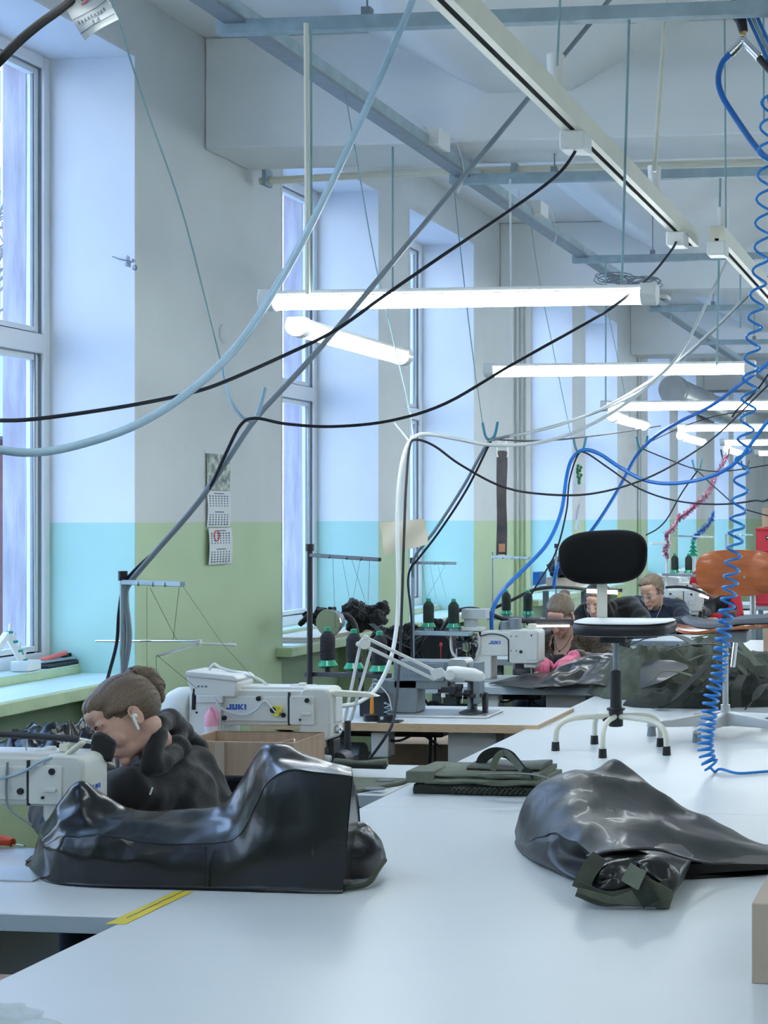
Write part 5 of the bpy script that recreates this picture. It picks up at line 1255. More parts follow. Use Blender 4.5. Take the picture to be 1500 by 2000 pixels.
for i, pts in enumerate(([Q(1280,1382,7.2),Q(1310,1370,7.15),Q(1345,1335,7.2),Q(1375,1305,7.3)], [Q(1330,1378,7.2),Q(1360,1345,7.2),Q(1400,1318,7.3),Q(1430,1300,7.5)], [Q(1440,1380,7.1),Q(1438,1345,7.15),Q(1450,1318,7.3)], [Q(1400,1385,7.1),Q(1405,1350,7.2),Q(1430,1330,7.3)], [Q(1225,1262,7.7),Q(1265,1245,7.7),Q(1320,1240,7.8),Q(1365,1262,7.6)], [Q(1300,1270,7.6),Q(1350,1258,7.6),Q(1420,1262,7.6),Q(1490,1300,7.5)])):
    for p in pts: p.z = max(p.z, TZ+.004)
    strap('webbing_strap', ['dark webbing strap end trailing onto the table at the left foot of the olive heap','dark webbing strap running up the middle of the olive heap','short strap hanging at the right foot of the olive heap','strap lying in front of the heap beside the coil','wide olive strap over the left top of the heap','olive strap crossing the top of the heap under the plywood seat'][i], pts, .045, OLIVED if i < 4 else OLIVE, cat='strap', th=.004)
for i, (pts, w, mm) in enumerate((([Q(1268,1330,7.35),Q(1300,1310,7.35),Q(1350,1318,7.3),Q(1400,1345,7.2)], .03, OLIVEL), ([Q(1350,1245,7.6),Q(1400,1240,7.6),Q(1450,1262,7.5),Q(1480,1300,7.4)], .035, OLIVEL), ([Q(1345,1290,7.45),Q(1380,1278,7.5),Q(1425,1285,7.45),Q(1462,1318,7.35)], .028, OLIVEM), ([Q(1455,1385,7.1),Q(1475,1360,7.1),Q(1490,1340,7.2),Q(1510,1335,7.3)], .04, OLIVED))):
    for p in pts: p.z = max(p.z, TZ+.004)
    strap('webbing_strap', ['pale olive strap curving round the dark blue-grey flap of the heap', 'pale olive strap arching over the right top of the heap', 'thin olive strap across the middle of the heap', 'dark strap at the right edge of the heap beyond the coil'][i], pts, w, mm, th=.005)
# shiny sheets on the table of the woman with pink gloves
def drape(name, label, corners, n, m, hfun, cat='fabric', zoff=TZ+.002, seed=1, amp=.03, fold=5, th=.003):
    a, b, c, d = corners; rows = []; off = V((seed*5.3, seed*2.1, 0))
    for i in range(n+1):
        v = i/n; r = []
        for j in range(n+1):
            u = j/n; p = a.lerp(b, u).lerp(d.lerp(c, u), v); q = V((p.x*fold, p.y*fold, 0)) + off
            edge = min(u, 1-u, v, 1-v)
            z = hfun(u, v) + amp*(.5+crumple(q)*1.1+crumple(q*2.2)*.5)*min(1, .25+edge*5)
            p = p + V((noise.noise(q*1.5)*.02, noise.noise(q*1.5+V((9,0,0)))*.02, 0)); r.append(V((p.x, p.y, zoff + max(z, 0))))
        rows.append(r)
    return tag(obj(name, MB().sheet(rows, th), m, smooth=75), label, cat)
a, b, c, d = G(955,1340), G(1060,1352), V((Q(1100,1300,8.5).x, 8.5, TZ)), V((Q(1010,1300,8.4).x, 8.3, TZ))
drape('pvc_sheet', 'flat dark coated sheet lying at the left under the pink gloved hands', (a,b,c,d), 20, PVCG, lambda u,v: .01+.02*v, amp=.012)
a, b, c, d = G(1040,1352), V((XE-.03, 7.96, TZ)), V((XE-.0, 8.5, TZ)), V((Q(1070,1300,8.6).x, 8.52, TZ))
drape('pvc_sheet', 'crumpled glossy coated fabric being sewn by the woman with pink gloves', (a,b,c,d), 44, mat('shiny_silver_pvc',(.035,.037,.036),.3,var=.5,vs=9,bump=.2,bs=14,coat=.2), lambda u,v: .02+.11*math.sin(min(1,v*1.3)*1.6)*math.sin(u*2.6+.1)*min(1,.15+u*1.2), seed=4, amp=.05, fold=6)
a, b, c, d = V((XE-.1, 7.6, TZ)), V((XE+.28, 7.5, TZ)), V((XE+.3, 8.3, TZ)), V((XE-.08, 8.3, TZ))
drape('pvc_sheet', 'crumpled dark coated fabric behind the post of the black chair', (a,b,c,d), 36, PVCG, lambda u,v: .06*math.sin(v*2.5)+.05, seed=8, amp=.07, fold=6)
# webbing bundle in the middle of the table
t = thing('webbing_bundle', 'bundle of folded olive webbing and fabric on the white table in the centre', 'webbing', G(930,1550))
c = G(930, 1553)
def bundle_layer(z0, z1, xa, xb, y0, y1, m, seed, nm, amp=.006):
    rows = []; n = 40
    mb = MB(); rings = []
    for i in range(n+1):
        x = xa + (xb-xa)*i/n; w = amp*noise.noise(V((x*9, seed, 0))); w2 = amp*noise.noise(V((x*9, seed, 5)))
        rings.append([V((x, y0+w2*2, z0+w)), V((x, y0-.004, (z0+z1)/2+w)), V((x, y0+w2*2+.004, z1+w)), V((x, (y0+y1)/2, z1+w*1.5+.003)), V((x, y1, z1+w)), V((x, y1+.004, (z0+z1)/2)), V((x, y1, z0))])
    obj(nm, MB().loft(rings), m, t, smooth=60)
x0, x1 = G(798,1555).x, G(1062,1555).x; yb_ = c.y
bundle_layer(TZ+.001, TZ+.032, x0, x1, yb_, yb_+.22, OLIVED, 1, 'dark_fold')
bundle_layer(TZ+.034, TZ+.050, x0+.04, x1-.0, yb_-.004, yb_+.23, OLIVEL, 2, 'webbing_layer')
bundle_layer(TZ+.052, TZ+.068, x0-.01, x1-.02, yb_+.01, yb_+.24, OLIVEL, 3, 'webbing_layer')
bundle_layer(TZ+.070, TZ+.082, x0+.16, x1-.03, yb_+.06, yb_+.22, OLIVE, 4, 'webbing_layer')
mb = MB(); random.seed(6)
for k in range(16):
    xx = x0+.13+.017*k; mb.tube(catmull([V((xx,yb_-.006,TZ+.012)),V((xx+.012,yb_-.012,TZ+.026)),V((xx+.02,yb_-.01,TZ+.014)),V((xx+.008,yb_-.014,TZ+.008)),V((xx+.02,yb_-.012,TZ+.022))],4),.0028,5)
obj('frayed_edge', mb, OLIVE, t)
obj('folded_end', MB().box(x0-.025, x0+.07, yb_-.006, yb_+.12, TZ+.036, TZ+.075), OLIVEL, t, bevel=.006)
strap('loop_strap', '', [Q(935,1505,5.1),Q(945,1480,5.1),Q(965,1469,5.1),Q(990,1472,5.08),Q(1008,1485,5.06),Q(1025,1503,5.0),Q(1040,1512,4.95)], .035, OLIVED, t, up=(0,1,.3))
strap('loop_strap', '', [Q(962,1505,5.0),Q(970,1480,5.0),Q(985,1470,5.0),Q(1000,1480,4.98),Q(1020,1505,4.95)], .022, OLIVEL, t, up=(0,1,.3))
strap('loop_strap', '', [Q(940,1512,4.95),Q(990,1510,4.9),Q(1040,1512,4.9),Q(1072,1520,4.9)], .03, OLIVE, t)
# green fabric with button holes on the second table
a = V((XE-.50, 4.815, TZ+.001)); 
fb = MB().box(XE-.62, XE-.02, 4.83, 5.02, TZ+.001, TZ+.016)
o = tag(obj('fabric_piece', MB().prism([(-.62,4.83),(-.10,4.83),(-.015,4.99),(-.015,5.06),(-.62,5.06)], lambda a,b,d: V((XE+a,b,d)), TZ+.001, TZ+.012), OLIVEL, bevel=.004), 'flat green fabric piece with two eyelets on the second sewing table', 'fabric')
for px, py in ((752,1524),(733,1540)):
    q = G(px, py, TZ+.0135); mb = MB(); mb.tube([q+V((.032*math.cos(k*.5236), .018*math.sin(k*.5236), 0)) for k in range(12)], .003, 5, closed=True).ell(q, (.028,.014,.002)); obj('eyelet', mb, GREYM, o)
q0 = V((XE-.66, 5.2, TZ+.02))
t = tag(obj('fabric_roll', MB().tube(catmull([Q(655,1488,5.4),Q(700,1493,5.35),Q(735,1491,5.3),Q(757,1489,5.3)],6), .014, 12), OLIVEL), 'rolled olive fabric strip lying at the back of the second table', 'fabric')
obj('dark_lining_fill', MB().cyl(Q(650,1494,5.36), Q(752,1497,5.27), .010, n=12), OLIVED, t)
# ------------------------------------------------------------------ clutter on second and third sills
z2 = SILLZ+.004
t = thing('paper_stack', 'stack of buff card patterns on the second window sill', 'paper', (-4.35, 9.9, z2))
for k in range(4): obj('card_sheet', MB().box(-4.46+.01*k, -4.13+.006*k, 9.25+.03*k, 10.35-.02*k, z2+.008*k, z2+.008*k+.006), PAPERB if k % 2 else CARDL, t)
def lump(nm, lab, cat, px, py, t_, r, m, seed=1, group=None, n=10, flat=.8):
    random.seed(seed); c = Q(px, py, t_); mb = MB()
    for k in range(n):
        a = V((random.uniform(-1,1)*r[0]*.7, random.uniform(-1,1)*r[1]*.7, random.uniform(-1,1)*r[2]*.6))
        mb.obox(c+a, (r[0]*random.uniform(.5,.9), r[1]*random.uniform(.5,.9), r[2]*random.uniform(.4,.8)), Matrix.Rotation(random.uniform(0,3),3,'Y') @ Matrix.Rotation(random.uniform(-.5,.5),3,'X'))
    me = blob(mb, min(r)*.07, 8); shift(me, lambda c: min(r)*(.16*(ridge(c*14)-.5) + .08*(ridge(c*40)-.5))); return tag(obj(nm, me, m), lab, cat, group)
lump('strap_heap', 'crumpled black strap bundle on the second sill beside the spot lamp', 'straps', 712, 1215, 9.6, (.14,.12,.14), CLOTHB, 3)
strap('webbing_strap', 'black strap trailing from the black bundle down to the right', [Q(725,1218,8.9),Q(760,1245,8.8),Q(800,1265,8.8),Q(850,1285,8.8)], .04, CLOTHB)
lump('strap_heap', 'small black bundle at the near end of the second sill', 'straps', 625, 1203, 9.3, (.11,.08,.05), CLOTHB, 5)
lump('strap_heap', 'heap of black straps behind the third thread stand', 'straps', 800, 1262, 8.95, (.22,.15,.12), CLOTHB, 8, n=16)
lump('strap_heap', 'heap of black straps behind the exposed machine mechanism', 'straps', 855, 1268, 8.85, (.16,.12,.12), CLOTHB, 9, n=12)
c = Q(850,1270,8.7); tag(obj('black_reel', MB().cyl((c.x, c.y, c.z), (c.x+.02, c.y+.08, c.z), .10, n=26), CLOTHB, bevel=.01), 'large round black reel of webbing left of the exposed mechanism', 'reel')
tag(obj('needle_marker', MB().cyl(Q(861,1290,8.2), Q(861,1262,8.2), .0025, n=6).ell(Q(861,1259,8.2), (.008,.008,.012)), RED), 'small red tipped pin standing left of the exposed mechanism', 'pin')
lump('blue_bundle', 'dark navy bundle of goods on the far sill under the blue hoses', 'goods', 1085, 1110, 12.3, (.14,.1,.09), NAVY, 2, n=12)
c = Q(1035,1150,13); carton('cardboard_box', 'small light carton on the far sill behind the woman with pink gloves', Q(1046,1150,12).x, Q(1108,1150,12).x, 12.0, 12.3, Q(1046,1149,12).z, Q(1046,1131,12).z, CARDL)
carton('blue_box', 'small blue box on the far sill left of the carton', Q(1033,1150,12.2).x, Q(1047,1150,12.2).x, 12.0, 12.2, Q(1033,1146,12).z, Q(1033,1120,12).z, BLUEH)
# support shelf for those far goods
zf = Q(1046,1149,12).z
s = thing('side_shelf', 'pale side shelf carrying the small carton and blue goods', 'shelf', (Q(1075,1150,12).x, 12.1, 0))
obj('board', MB().box(Q(1030,1150,12).x-.05, Q(1110,1150,12).x+.1, 11.9, 12.6, zf-.03, zf-.001), SILLT, s)
for xx in (Q(1030,1150,12).x, Q(1110,1150,12).x): obj('leg', MB().box(xx-.02, xx+.02, 12.2, 12.24, 0, zf-.03), GREYM, s)
# black PVC heap behind machine 1 at the left edge
mound('pvc_heap', 'heap of glossy dark coated fabric behind the black lamp rod at the left', 'fabric', (Q(80,1450,5.3).x, 5.12), .30, .2, .22, PVC, 21, 0, 4, .6)
# cartons under the tables
random.seed(9)
for i, (x, y) in enumerate(((-2.6,7.1),(-2.15,7.15),(-2.75,5.6),(-2.35,8.7),(-2.7,8.75),(-2.9,4.2))):
    carton('cardboard_box', ['brown carton on the floor under the wooden edged table','right hand brown carton on the floor under the wooden edged table','brown carton on the floor under the second table','brown carton under the table of the woman with pink gloves','left brown carton under the table of the woman with pink gloves','brown carton on the floor left of the woman in black'][i], x-.19, x+.19, y-.15, y+.15, .001, [.62,.5,.5,.55,.5,.3][i], CARD)
# orange clip and papers at the left edge on table 1
c = G(12,1645,TZ+.012)
t = tag(obj('thread_snips', MB().tube(catmull([c+V((-.06,0,0)),c+V((-.02,.01,.006)),c+V((.02,-.004,0))],5),.012,8).tube(catmull([c+V((-.03,-.02,0)),c+V((.0,-.018,.004)),c+V((.016,-.006,0))],5),.009,8), ORPL), 'orange plastic handled thread snips at the left edge of the nearest table', 'scissors')
obj('blade', MB().bar(c+V((.015,-.004,-.004)), c+V((.06,-.01,-.006)), .008, .003), CHROME, t)
# machine base rail line & plate on table 1
t = tag(obj('bed_plate', MB().box(XE-.95, XE-.42, 3.56, 3.70, TZ+.0005, TZ+.004), ALU, bevel=.001), 'thin metal bed plate edge in front of the machine at the left edge', 'plate')
# clear film at bottom-left
a, b, c, d = G(-60,1950,TZ), G(40,1962,TZ), G(150,2015,TZ), G(-60,2060,TZ)
a, b, c, d = G(-80,2080,TZ), G(160,2020,TZ), G(45,1966,TZ), G(-60,1955,TZ)
drape('plastic_film', 'clear crinkled plastic film corner at the bottom left on the white table', (a,b,c,d), 24, FILM, lambda u,v: .003, amp=.006, fold=16, seed=3, th=.001)
# ------------------------------------------------------------------ the two big coated bags
def sect(stations, nring=6, sub=5, closed_n=8):
    """stations: list of point rings (same count); Catmull-Rom both ways"""
    ns = len(stations); k = len(stations[0])
    cols = [catmull([s[i] for s in stations], nring) for i in range(k)]
    rings = []
    for j in range(len(cols[0])):
        rings.append(catmull([c[j] for c in cols], sub, closed=True))
    return rings
def gp(px, py, z=TZ+.002): return G(px, py, z)
def bag1():
    S = []
    # px, base y, upper-front y, mid y, silhouette y, depth back
    data = [(50,1688,1686,1684,1682,.04),(80,1714,1680,1660,1640,.10),(115,1724,1650,1610,1586,.14),(160,1728,1640,1575,1531,.16),(205,1730,1640,1590,1548,.18),
            (250,1731,1645,1600,1573,.20),(310,1732,1650,1605,1583,.23),(370,1733,1648,1605,1583,.26),(425,1734,1645,1600,1572,.28),(465,1735,1630,1580,1535,.29),
            (495,1736,1575,1530,1486,.29),(520,1737,1530,1487,1456,.28),(555,1738,1508,1482,1463,.26),(605,1740,1512,1492,1478,.24),(650,1741,1518,1505,1492,.2),(672,1741,1522,1512,1502,.17)]
    for px, yb, yf, ym, ys, dp in data:
        b = gp(px, yb); t0 = (b.y)/(CS + (px-CX)/F_PX*SN)
        lean = -15 if px > 640 else 0
        def at(py, dt, dx=0): return Q(px+dx, py, t0+dt)
        kk = 15*(px-480)/192 if px > 480 else 0
        p1 = at(yb-(yb-yf)*.5, .0, kk*.4); p2 = at(yf, .015, kk); p3 = at(ym, .015+dp*.4, kk); p4 = at(ys, .02+dp*.75, kk)
        top = p4.z
        p5 = V((p4.x, p4.y+dp*.3, TZ + (top-TZ)*.55)); p6 = V((p4.x, p4.y+dp*.35, TZ+.002))
        S.append([b, b.lerp(p1,.06)+V((0,-.003,0)), p1, p2+V((0,0,-.006)), p2+V((0,.008,.003)), p3, p4, p5, p6])
    rings = sect(S, 11, 9)
    def dsp(p):
        h = max(0, min(1, (p.z-TZ)/.06)); left = max(0, min(1, (-1.95-p.x)/.25))
        q = V((p.x*5, p.y*5, p.z*7)); a = (crumple(q*.9+V((3.1,0,0)))*.9 + crumple(q*2.1+V((0,7,0)))*.45 + (ridge(q*.7)-.5)*.25)
        am = .018 + .032*left
        # deeper folds where the pouch sags between the raised end and the left peak
        sag = math.exp(-((p.x+1.70)/.12)**2)
        am += .018*sag
        front = 1 - .78*max(0, min(1, (p.x+2.02)/.25))*max(0, min(1, (3.74-p.y)/.12))
        return p + V((0, -a*am*.7*h*front, a*am*h*front))
    mb = MB().loft(rings).disp(dsp)
    for v in mb.v: v.z = max(v.z, TZ+.001)
    t = thing('pvc_bag', 'large black glossy coated fabric bag lying across the table seam before the woman in black', 'bag', gp(360,1733))
    obj('bag_body', mb, PVC, t, smooth=80)
    # seam line on the front
    sp = []
    for py in range(1733, 1645, -8): sp.append(Q(401, py, gp(401,1734).y/(CS+(401-CX)/F_PX*SN)-.012))
    obj('seam', MB().tube(sp, .0016, 5), PVCD, t)
    # inner pouch sticking out at the right
    R = []
    for px, y0, y1, tt in ((640,1735,1598,3.78),(665,1732,1600,3.80),(690,1731,1612,3.82),(712,1731,1622,3.84),(732,1718,1638,3.86),(746,1690,1655,3.88),(752,1682,1672,3.9)):
        c_ = Q(px, (y0+y1)/2, tt); hh = (Q(px,y1,tt).z - Q(px,y0,tt).z)/2; cz = max(c_.z, TZ+hh+.001)
        ring = []
        for k in range(12):
            a = 2*math.pi*k/12; ring.append(V((c_.x, c_.y + .085*math.cos(a)*(hh/.08), cz + hh*math.sin(a)*(.92+.1*math.cos(3*a)))))
        R.append(ring)
    cols = [catmull([r[k] for r in R], 4) for k in range(12)]; R2 = [[cols[k][j] for k in range(12)] for j in range(len(cols[0]))]
    R3 = [catmull(r, 3, closed=True) for r in R2]
    po = MB().loft(R3).disp(lambda p: p + V((0, -.012*(ridge(p*14)-.5), .008*(ridge(p*11+V((5,0,0)))-.5))))
    for v in po.v: v.z = max(v.z, TZ+.002)
    obj('inner_pouch', po, mat('dark_pouch', (.018,.021,.015), .3, col2=(.006,.007,.007), vs=10, bump=.3, bs=30, coat=.4), t, smooth=75)
    obj('pouch_hem', MB().tube(catmull([Q(664,1733,3.70),Q(700,1731,3.71),Q(722,1722,3.73),Q(738,1698,3.77),Q(751,1680,3.82)],6), .007, 8), OLIVE, t)
bag1()
def bag2():
    # columns along the length; ring: front bottom, front upper, ridge, silhouette, back bottom
    data = [(1006,1646,1638,1632,1626,.03),(1018,1664,1640,1608,1582,.12),(1045,1684,1640,1580,1542,.26),(1080,1700,1630,1562,1520,.36),(1120,1716,1640,1560,1505,.46),(1160,1722,1650,1560,1493,.54),
            (1200,1722,1652,1560,1487,.60),(1240,1720,1655,1572,1517,.58),(1285,1716,1657,1590,1548,.52),(1330,1714,1662,1610,1577,.45),(1380,1712,1672,1628,1598,.38),(1430,1710,1680,1645,1622,.32),(1490,1706,1683,1660,1648,.26),(1560,1704,1688,1678,1668,.2)]
    S = []
    for px, yb, yf, ym, ys, dp in data:
        b = gp(px, yb); t0 = b.y/(CS + (px-CX)/F_PX*SN)
        f = (px-1120)/200
        ov = 0
        lipd = .12*max(0, 1-abs((px-1240)/110)**2)
        p1 = Q(px, yb-(yb-yf)*.55, t0 + (.0 if px < 1110 else .05)); p2 = Q(px, yf+(8 if lipd > .02 else 0), t0+.02-lipd); p3 = Q(px, ym, t0+.02+dp*.45); p4 = Q(px, ys, t0+.02+dp*.9)
        p4.z = max(p4.z, TZ+.012)
        p5 = V((p4.x, p4.y+.05, TZ+(p4.z-TZ)*.45)); p6 = V((p4.x, p4.y+.06, TZ+.002))
        S.append([b, p1, p2+V((0,.004,-.005)), p2+V((0,.006,.003)), p3, p4, p5, p6])
    rings = sect(S, 11, 9)
    def dsp(p):
        h = max(0, min(1, (p.z-TZ)/.05)); q = V((p.x*3.2, p.y*4.2, p.z*4))
        lf = max(0, min(1, (-.62-p.x)/.2))
        a = (crumple(q+V((1.1,2,0)))*.9 + crumple(q*2.3+V((0,3,0)))*.5 + (ridge(q*.8)-.5)*.3)
        return p + V((0, -a*.008*h, a*(.026+.022*lf)*h))
    mb = MB().loft(rings).disp(dsp)
    for v in mb.v: v.z = max(v.z, TZ+.001)
    t = thing('pvc_bag', 'large grey black coated fabric bag spread on the white table at right', 'bag', gp(1250,1720))
    obj('bag_body', mb, PVCG, t, smooth=80)
    # hood lip over the dark opening
    lip = catmull([Q(1148,1672,3.70),Q(1180,1664,3.66),Q(1240,1658,3.64),Q(1290,1660,3.66),Q(1330,1672,3.72),Q(1380,1684,3.8),Q(1430,1686,3.85),Q(1500,1686,3.9)], 6)
    obj('lip_hem', MB().tube(lip, .0045, 6), PVCG, t)
    # pouch: olive hexagonal tube end with glossy panels
    fr = [(1124,1724),(1126,1742),(1182,1764),(1304,1774),(1316,1740),(1330,1708),(1300,1682),(1240,1676),(1180,1682),(1150,1694)]
    zc = []
    front = []; back = []
    for (x, y) in fr:
        u = 3.56 + (0 if y > 1720 else .0); p = Q(x, y, 3.545 + (1775-y)*.0011)
        p.z = max(p.z, TZ+.003); front.append(p)
    for p in front:
        q = V((p.x*.92-.06, p.y+.22, TZ+.003+(p.z-TZ)*.9)); back.append(q)
    mid = [p.lerp(q, .12) + V((0,0,.004)) for p, q in zip(front, back)]
    c = sum(front, V((0,0,0)))/len(front); inner = [p.lerp(c, .35)+V((0,.03,0)) for p in front]
    mb = MB().loft([back, mid, front, inner])
    obj('pouch_body', mb, PVCG, t, smooth=40, bevel=.006)
    obj('olive_panel', MB().prism([(1130,1733),(1126,1743),(1182,1765),(1307,1775),(1318,1741),(1270,1716),(1228,1742),(1198,1752)], lambda a,b,d: Q(a,b,3.52+d), 0, .02), OLIVEM, t, bevel=.002)
    # glossy window panels bulging over the opening
    def panel(pts, nm, off=.012, m=PVC, seed=1):
        cc = sum((Q(*p) for p in pts), V((0,0,0)))/len(pts); rings = []
        for s, o in ((1,0),(.85,-off*.7),(.6,-off),(.3,-off*1.05),(.05,-off*.9)):
            rings.append([p for p in catmull([cc + (Q(*p)-cc)*s + V((0, o, -o*.4)) for p in pts], 6, closed=True)])
        k = MB().loft(rings).disp(lambda p: p + V((0, -.010*(ridge(p*18+V((seed,0,0)))-.5), .004*(ridge(p*22)-.5)))); obj(nm, k, m, t, smooth=75)
    T0 = 3.60
    panel([(1140,1738,T0),(1165,1700,T0),(1200,1680,T0+.02),(1240,1678,T0+.02),(1262,1695,T0),(1240,1735,T0-.02),(1195,1754,T0-.03),(1160,1748,T0-.02)], 'glossy_panel', .02, PVC, 2)
    panel([(1245,1680,T0),(1290,1676,T0),(1326,1706,T0-.01),(1314,1738,T0-.03),(1280,1722,T0-.04),(1255,1700,T0-.02)], 'glossy_panel', .02, PVC, 7)
    strap('patch', '', [Q(1222,1702,3.52),Q(1238,1712,3.51),Q(1254,1720,3.50)], .045, OLIVEL, t, up=(0,-1,.2), th=.003)
    strap('strap_tab', '', [Q(1246,1724,3.505),Q(1262,1748,3.50),Q(1272,1766,3.50)], .042, OLIVED, t, up=(0,-1,.2), th=.003)
    strap('strap_tab', '', [Q(1172,1672,3.60),Q(1150,1700,3.57),Q(1132,1736,3.55)], .04, OLIVE, t, up=(0,-1,.2), th=.004)
    strap('bottom_band', '', [Q(1128,1736,3.545),Q(1185,1756,3.53),Q(1250,1745,3.525),Q(1306,1736,3.53)], .035, OLIVE, t, up=(0,-1,.2), th=.004)
    obj('dark_lining_fill', MB().prism([(1318,1690),(1335,1716),(1375,1706),(1500,1698),(1500,1688),(1400,1686)], lambda a,b,d: V((Q(a,b,3.84).x, Q(a,b,3.84).y+d, max(TZ+.002, Q(a,b,3.84).z))), 0, .1), PVCD, t)  # dark sheet standing in for the shaded gap below the bag edge
bag2()
# ------------------------------------------------------------------ people
def headmat(fwd, roll=0):
    f = V(fwd).normalized(); up = V((0,0,1)); r = f.cross(up).normalized(); u = r.cross(f).normalized()
    m = Matrix((-r, f, u)).transposed()      # columns: x = person's left..., y = forward, z = up
    return m @ Matrix.Rotation(math.radians(roll), 3, 'Y')
def hand(mb, wr, d, palm_n, s=1.0, curl=.5, side=1, r=.0085):
    """hand from the wrist along d; palm_n = palm normal (towards what is held); side = +1 thumb on cross(d, palm_n)"""
    d = V(d).normalized(); n = V(palm_n); n = (n - d*n.dot(d)).normalized(); a = d.cross(n).normalized()*side
    L = .085*s
    for w in (-.028,-.010,.010,.028):
        mb.cap(wr + a*w*.55*s, wr + d*L + a*w*s, .014*s, .0125*s, 8)
    for k, (w, ln) in enumerate(((.030,.070),(.010,.080),(-.011,.074),(-.030,.058))):
        p = wr + d*L + a*w*s; dd = d.copy(); seg = ln*s*.42
        for j in range(3):
            dd = (dd + n*(.28+curl*.5)*(1 if j else .6)).normalized(); q = p + dd*seg*(1 if j == 0 else .72); mb.cap(p, q, r*s*(1-.1*j), r*s*(.92-.1*j), 8); p = q
    p = wr + d*.022*s + a*.026*s; q = p + (d*.5+a*.75+n*.25).normalized()*.042*s; mb.cap(p, q, .012*s, .0105*s, 8)
    q2 = q + (d*.85+a*.25+n*.35).normalized()*.032*s; mb.cap(q, q2, .0105*s, .009*s, 8); mb.cap(q2, q2 + (d+n*.4).normalized()*.022*s, .009*s, .0075*s, 8)
def person(label, J, look, skin, cloth, hair, trousers=JEANS, vox=.0055, roll=0, male=False, hs=1.0, sleeve=True, hands=True, cvox=.009, clothname='hoodie', neckline=0, handspec=None, brow=HAIRD):
    t = thing('person', label, 'person', (J['pelvis'][0], J['pelvis'][1], 0))
    H = V(J['head']); R = headmat(look, roll)
    h = lambda x, y, z: H + R @ V((x*hs, y*hs, z*hs))
    mb = MB(); E = lambda c, r: mb.ell(h(*c), tuple(q*hs for q in r), R, 20, 14)
    E((0,-.018,.040),(.072,.092,.080)); E((0,.030,-.005),(.060,.060,.085)); E((0,.042,-.065),(.044,.042,.040))
    E((0,.072,-.098),(.019,.017,.017)); E((-.034,.058,-.028),(.024,.024,.030)); E((.034,.058,-.028),(.024,.024,.030))
    mb.cap(h(-.036,.074,.030), h(.036,.074,.030), .013*hs, .013*hs); E((0,.062,.058),(.048,.030,.034))
    mb.cap(h(0,.088,.014), h(0,.110,-.026), .0075*hs, .0115*hs); E((-.011,.097,-.031),(.0085,.011,.008)); E((.011,.097,-.031),(.0085,.011,.008))
    mb.cap(h(-.018,.084,-.056), h(.018,.084,-.056), .0075*hs); mb.cap(h(-.015,.083,-.067), h(.015,.083,-.067), .0085*hs)
    E((-.028,.074,.006),(.0145,.012,.010)); E((.028,.074,.006),(.0145,.012,.010))
    for s in (-1, 1):
        ex = s*.076; mb.tube([h(ex+s*.006*math.sin(a*.5), -.012-.016*math.cos(a)+.004, -.002+.028*math.sin(a)) for a in [math.pi*2*k/14 for k in range(14)]], .0048*hs, 6, closed=True); mb.ell(h(ex-s*.002,-.012,-.004), (.006*hs,.014*hs,.022*hs), R)
    N0 = h(0,-.028,-.05); N1 = V(J['neck'])
    mb.cap(N0, N1, .050*hs if not male else .058*hs, .056)
    mb.cap(h(0,.0,-.07), N1, .044*hs, .054)
    ch = V(J['chest']); pe = V(J['pelvis']); sl, sr = V(J['shl']), V(J['shr'])
    mb.cap(N1, ch, .06, .115); mb.cap(ch, pe, .125, .135); mb.cap(sl.lerp(ch,.35), sr.lerp(ch,.35), .075, .075); mb.cap(sl, sr, .052, .052)
    for s, e, w in ((sl, V(J['ell']), V(J['wrl'])), (sr, V(J['elr']), V(J['wrr']))):
        mb.cap(s, e, .050, .040); mb.cap(e, w, .038, .026)
    if hands and handspec is None: handspec = [(J['wrl'], V(J['wrl'])-V(J['ell']), (0,0,-1), 1), (J['wrr'], V(J['wrr'])-V(J['elr']), (0,0,-1), -1)]
    if not (handspec and handspec[0] == 'gloves'):
        for wr, d, n, sd in handspec or (): hand(mb, V(wr), d, n, side=sd)
    for kx, fx in ((J['kneel'], J['footl']), (J['kneer'], J['footr'])):
        mb.cap(pe, V(kx), .085, .06); mb.cap(V(kx), V(fx)+V((0,0,.09)), .055, .04); mb.cap(V(fx)+V((0,.04,.045)), V(fx)+V((0,-.13,.035)), .042, .034)
    me = blob(mb, vox, 3); obj('body', me, skin, t)
    # clothing
    g = MB(); k = .016
    g.cap(N1.lerp(ch,.3), ch, .07+k, .115+k*1.4); g.cap(ch, pe, .125+k*1.5, .14+k); g.cap(sl.lerp(ch,.3), sr.lerp(ch,.3), .078+k, .078+k); g.cap(sl, sr, .056+k, .056+k)
    for s, e, w in ((sl, V(J['ell']), V(J['wrl'])), (sr, V(J['elr']), V(J['wrr']))):
        g.cap(s, e, .056+k, .045+k); g.cap(e, w.lerp(e,.1), .044+k, .034+k)
    me = blob(g, cvox, 4)
    shift(me, lambda c: .009*(ridge(c*9)-.4) + .004*noise.noise(c*22))
    if neckline:   # scoop: pull the front cloth below the neckline inside the body
        f2 = V((look[0], look[1], 0)).normalized()
        def scoop(c):
            d = c - N1; fr = d.dot(f2)
            if not -neckline*1.15 < d.z < .08 or fr <= 0: return 0
            return -.045 if abs((d - f2*fr).x) < neckline*.62*(1 - min(1, max(0, -d.z)/(neckline*1.15))**2)**.5 else 0
        shift(me, scoop)
    co = obj(clothname, me, cloth, t)
    tr = MB(); tr.cap(pe+V((0,0,.02)), pe+V((0,0,-.03)), .15, .15)
    for kx, fx in ((J['kneel'], J['footl']), (J['kneer'], J['footr'])):
        tr.cap(pe, V(kx), .10, .075); tr.cap(V(kx), V(fx)+V((0,0,.12)), .07, .055)
    obj('trousers', blob(tr, .012, 4), trousers, t)
    sh = MB()
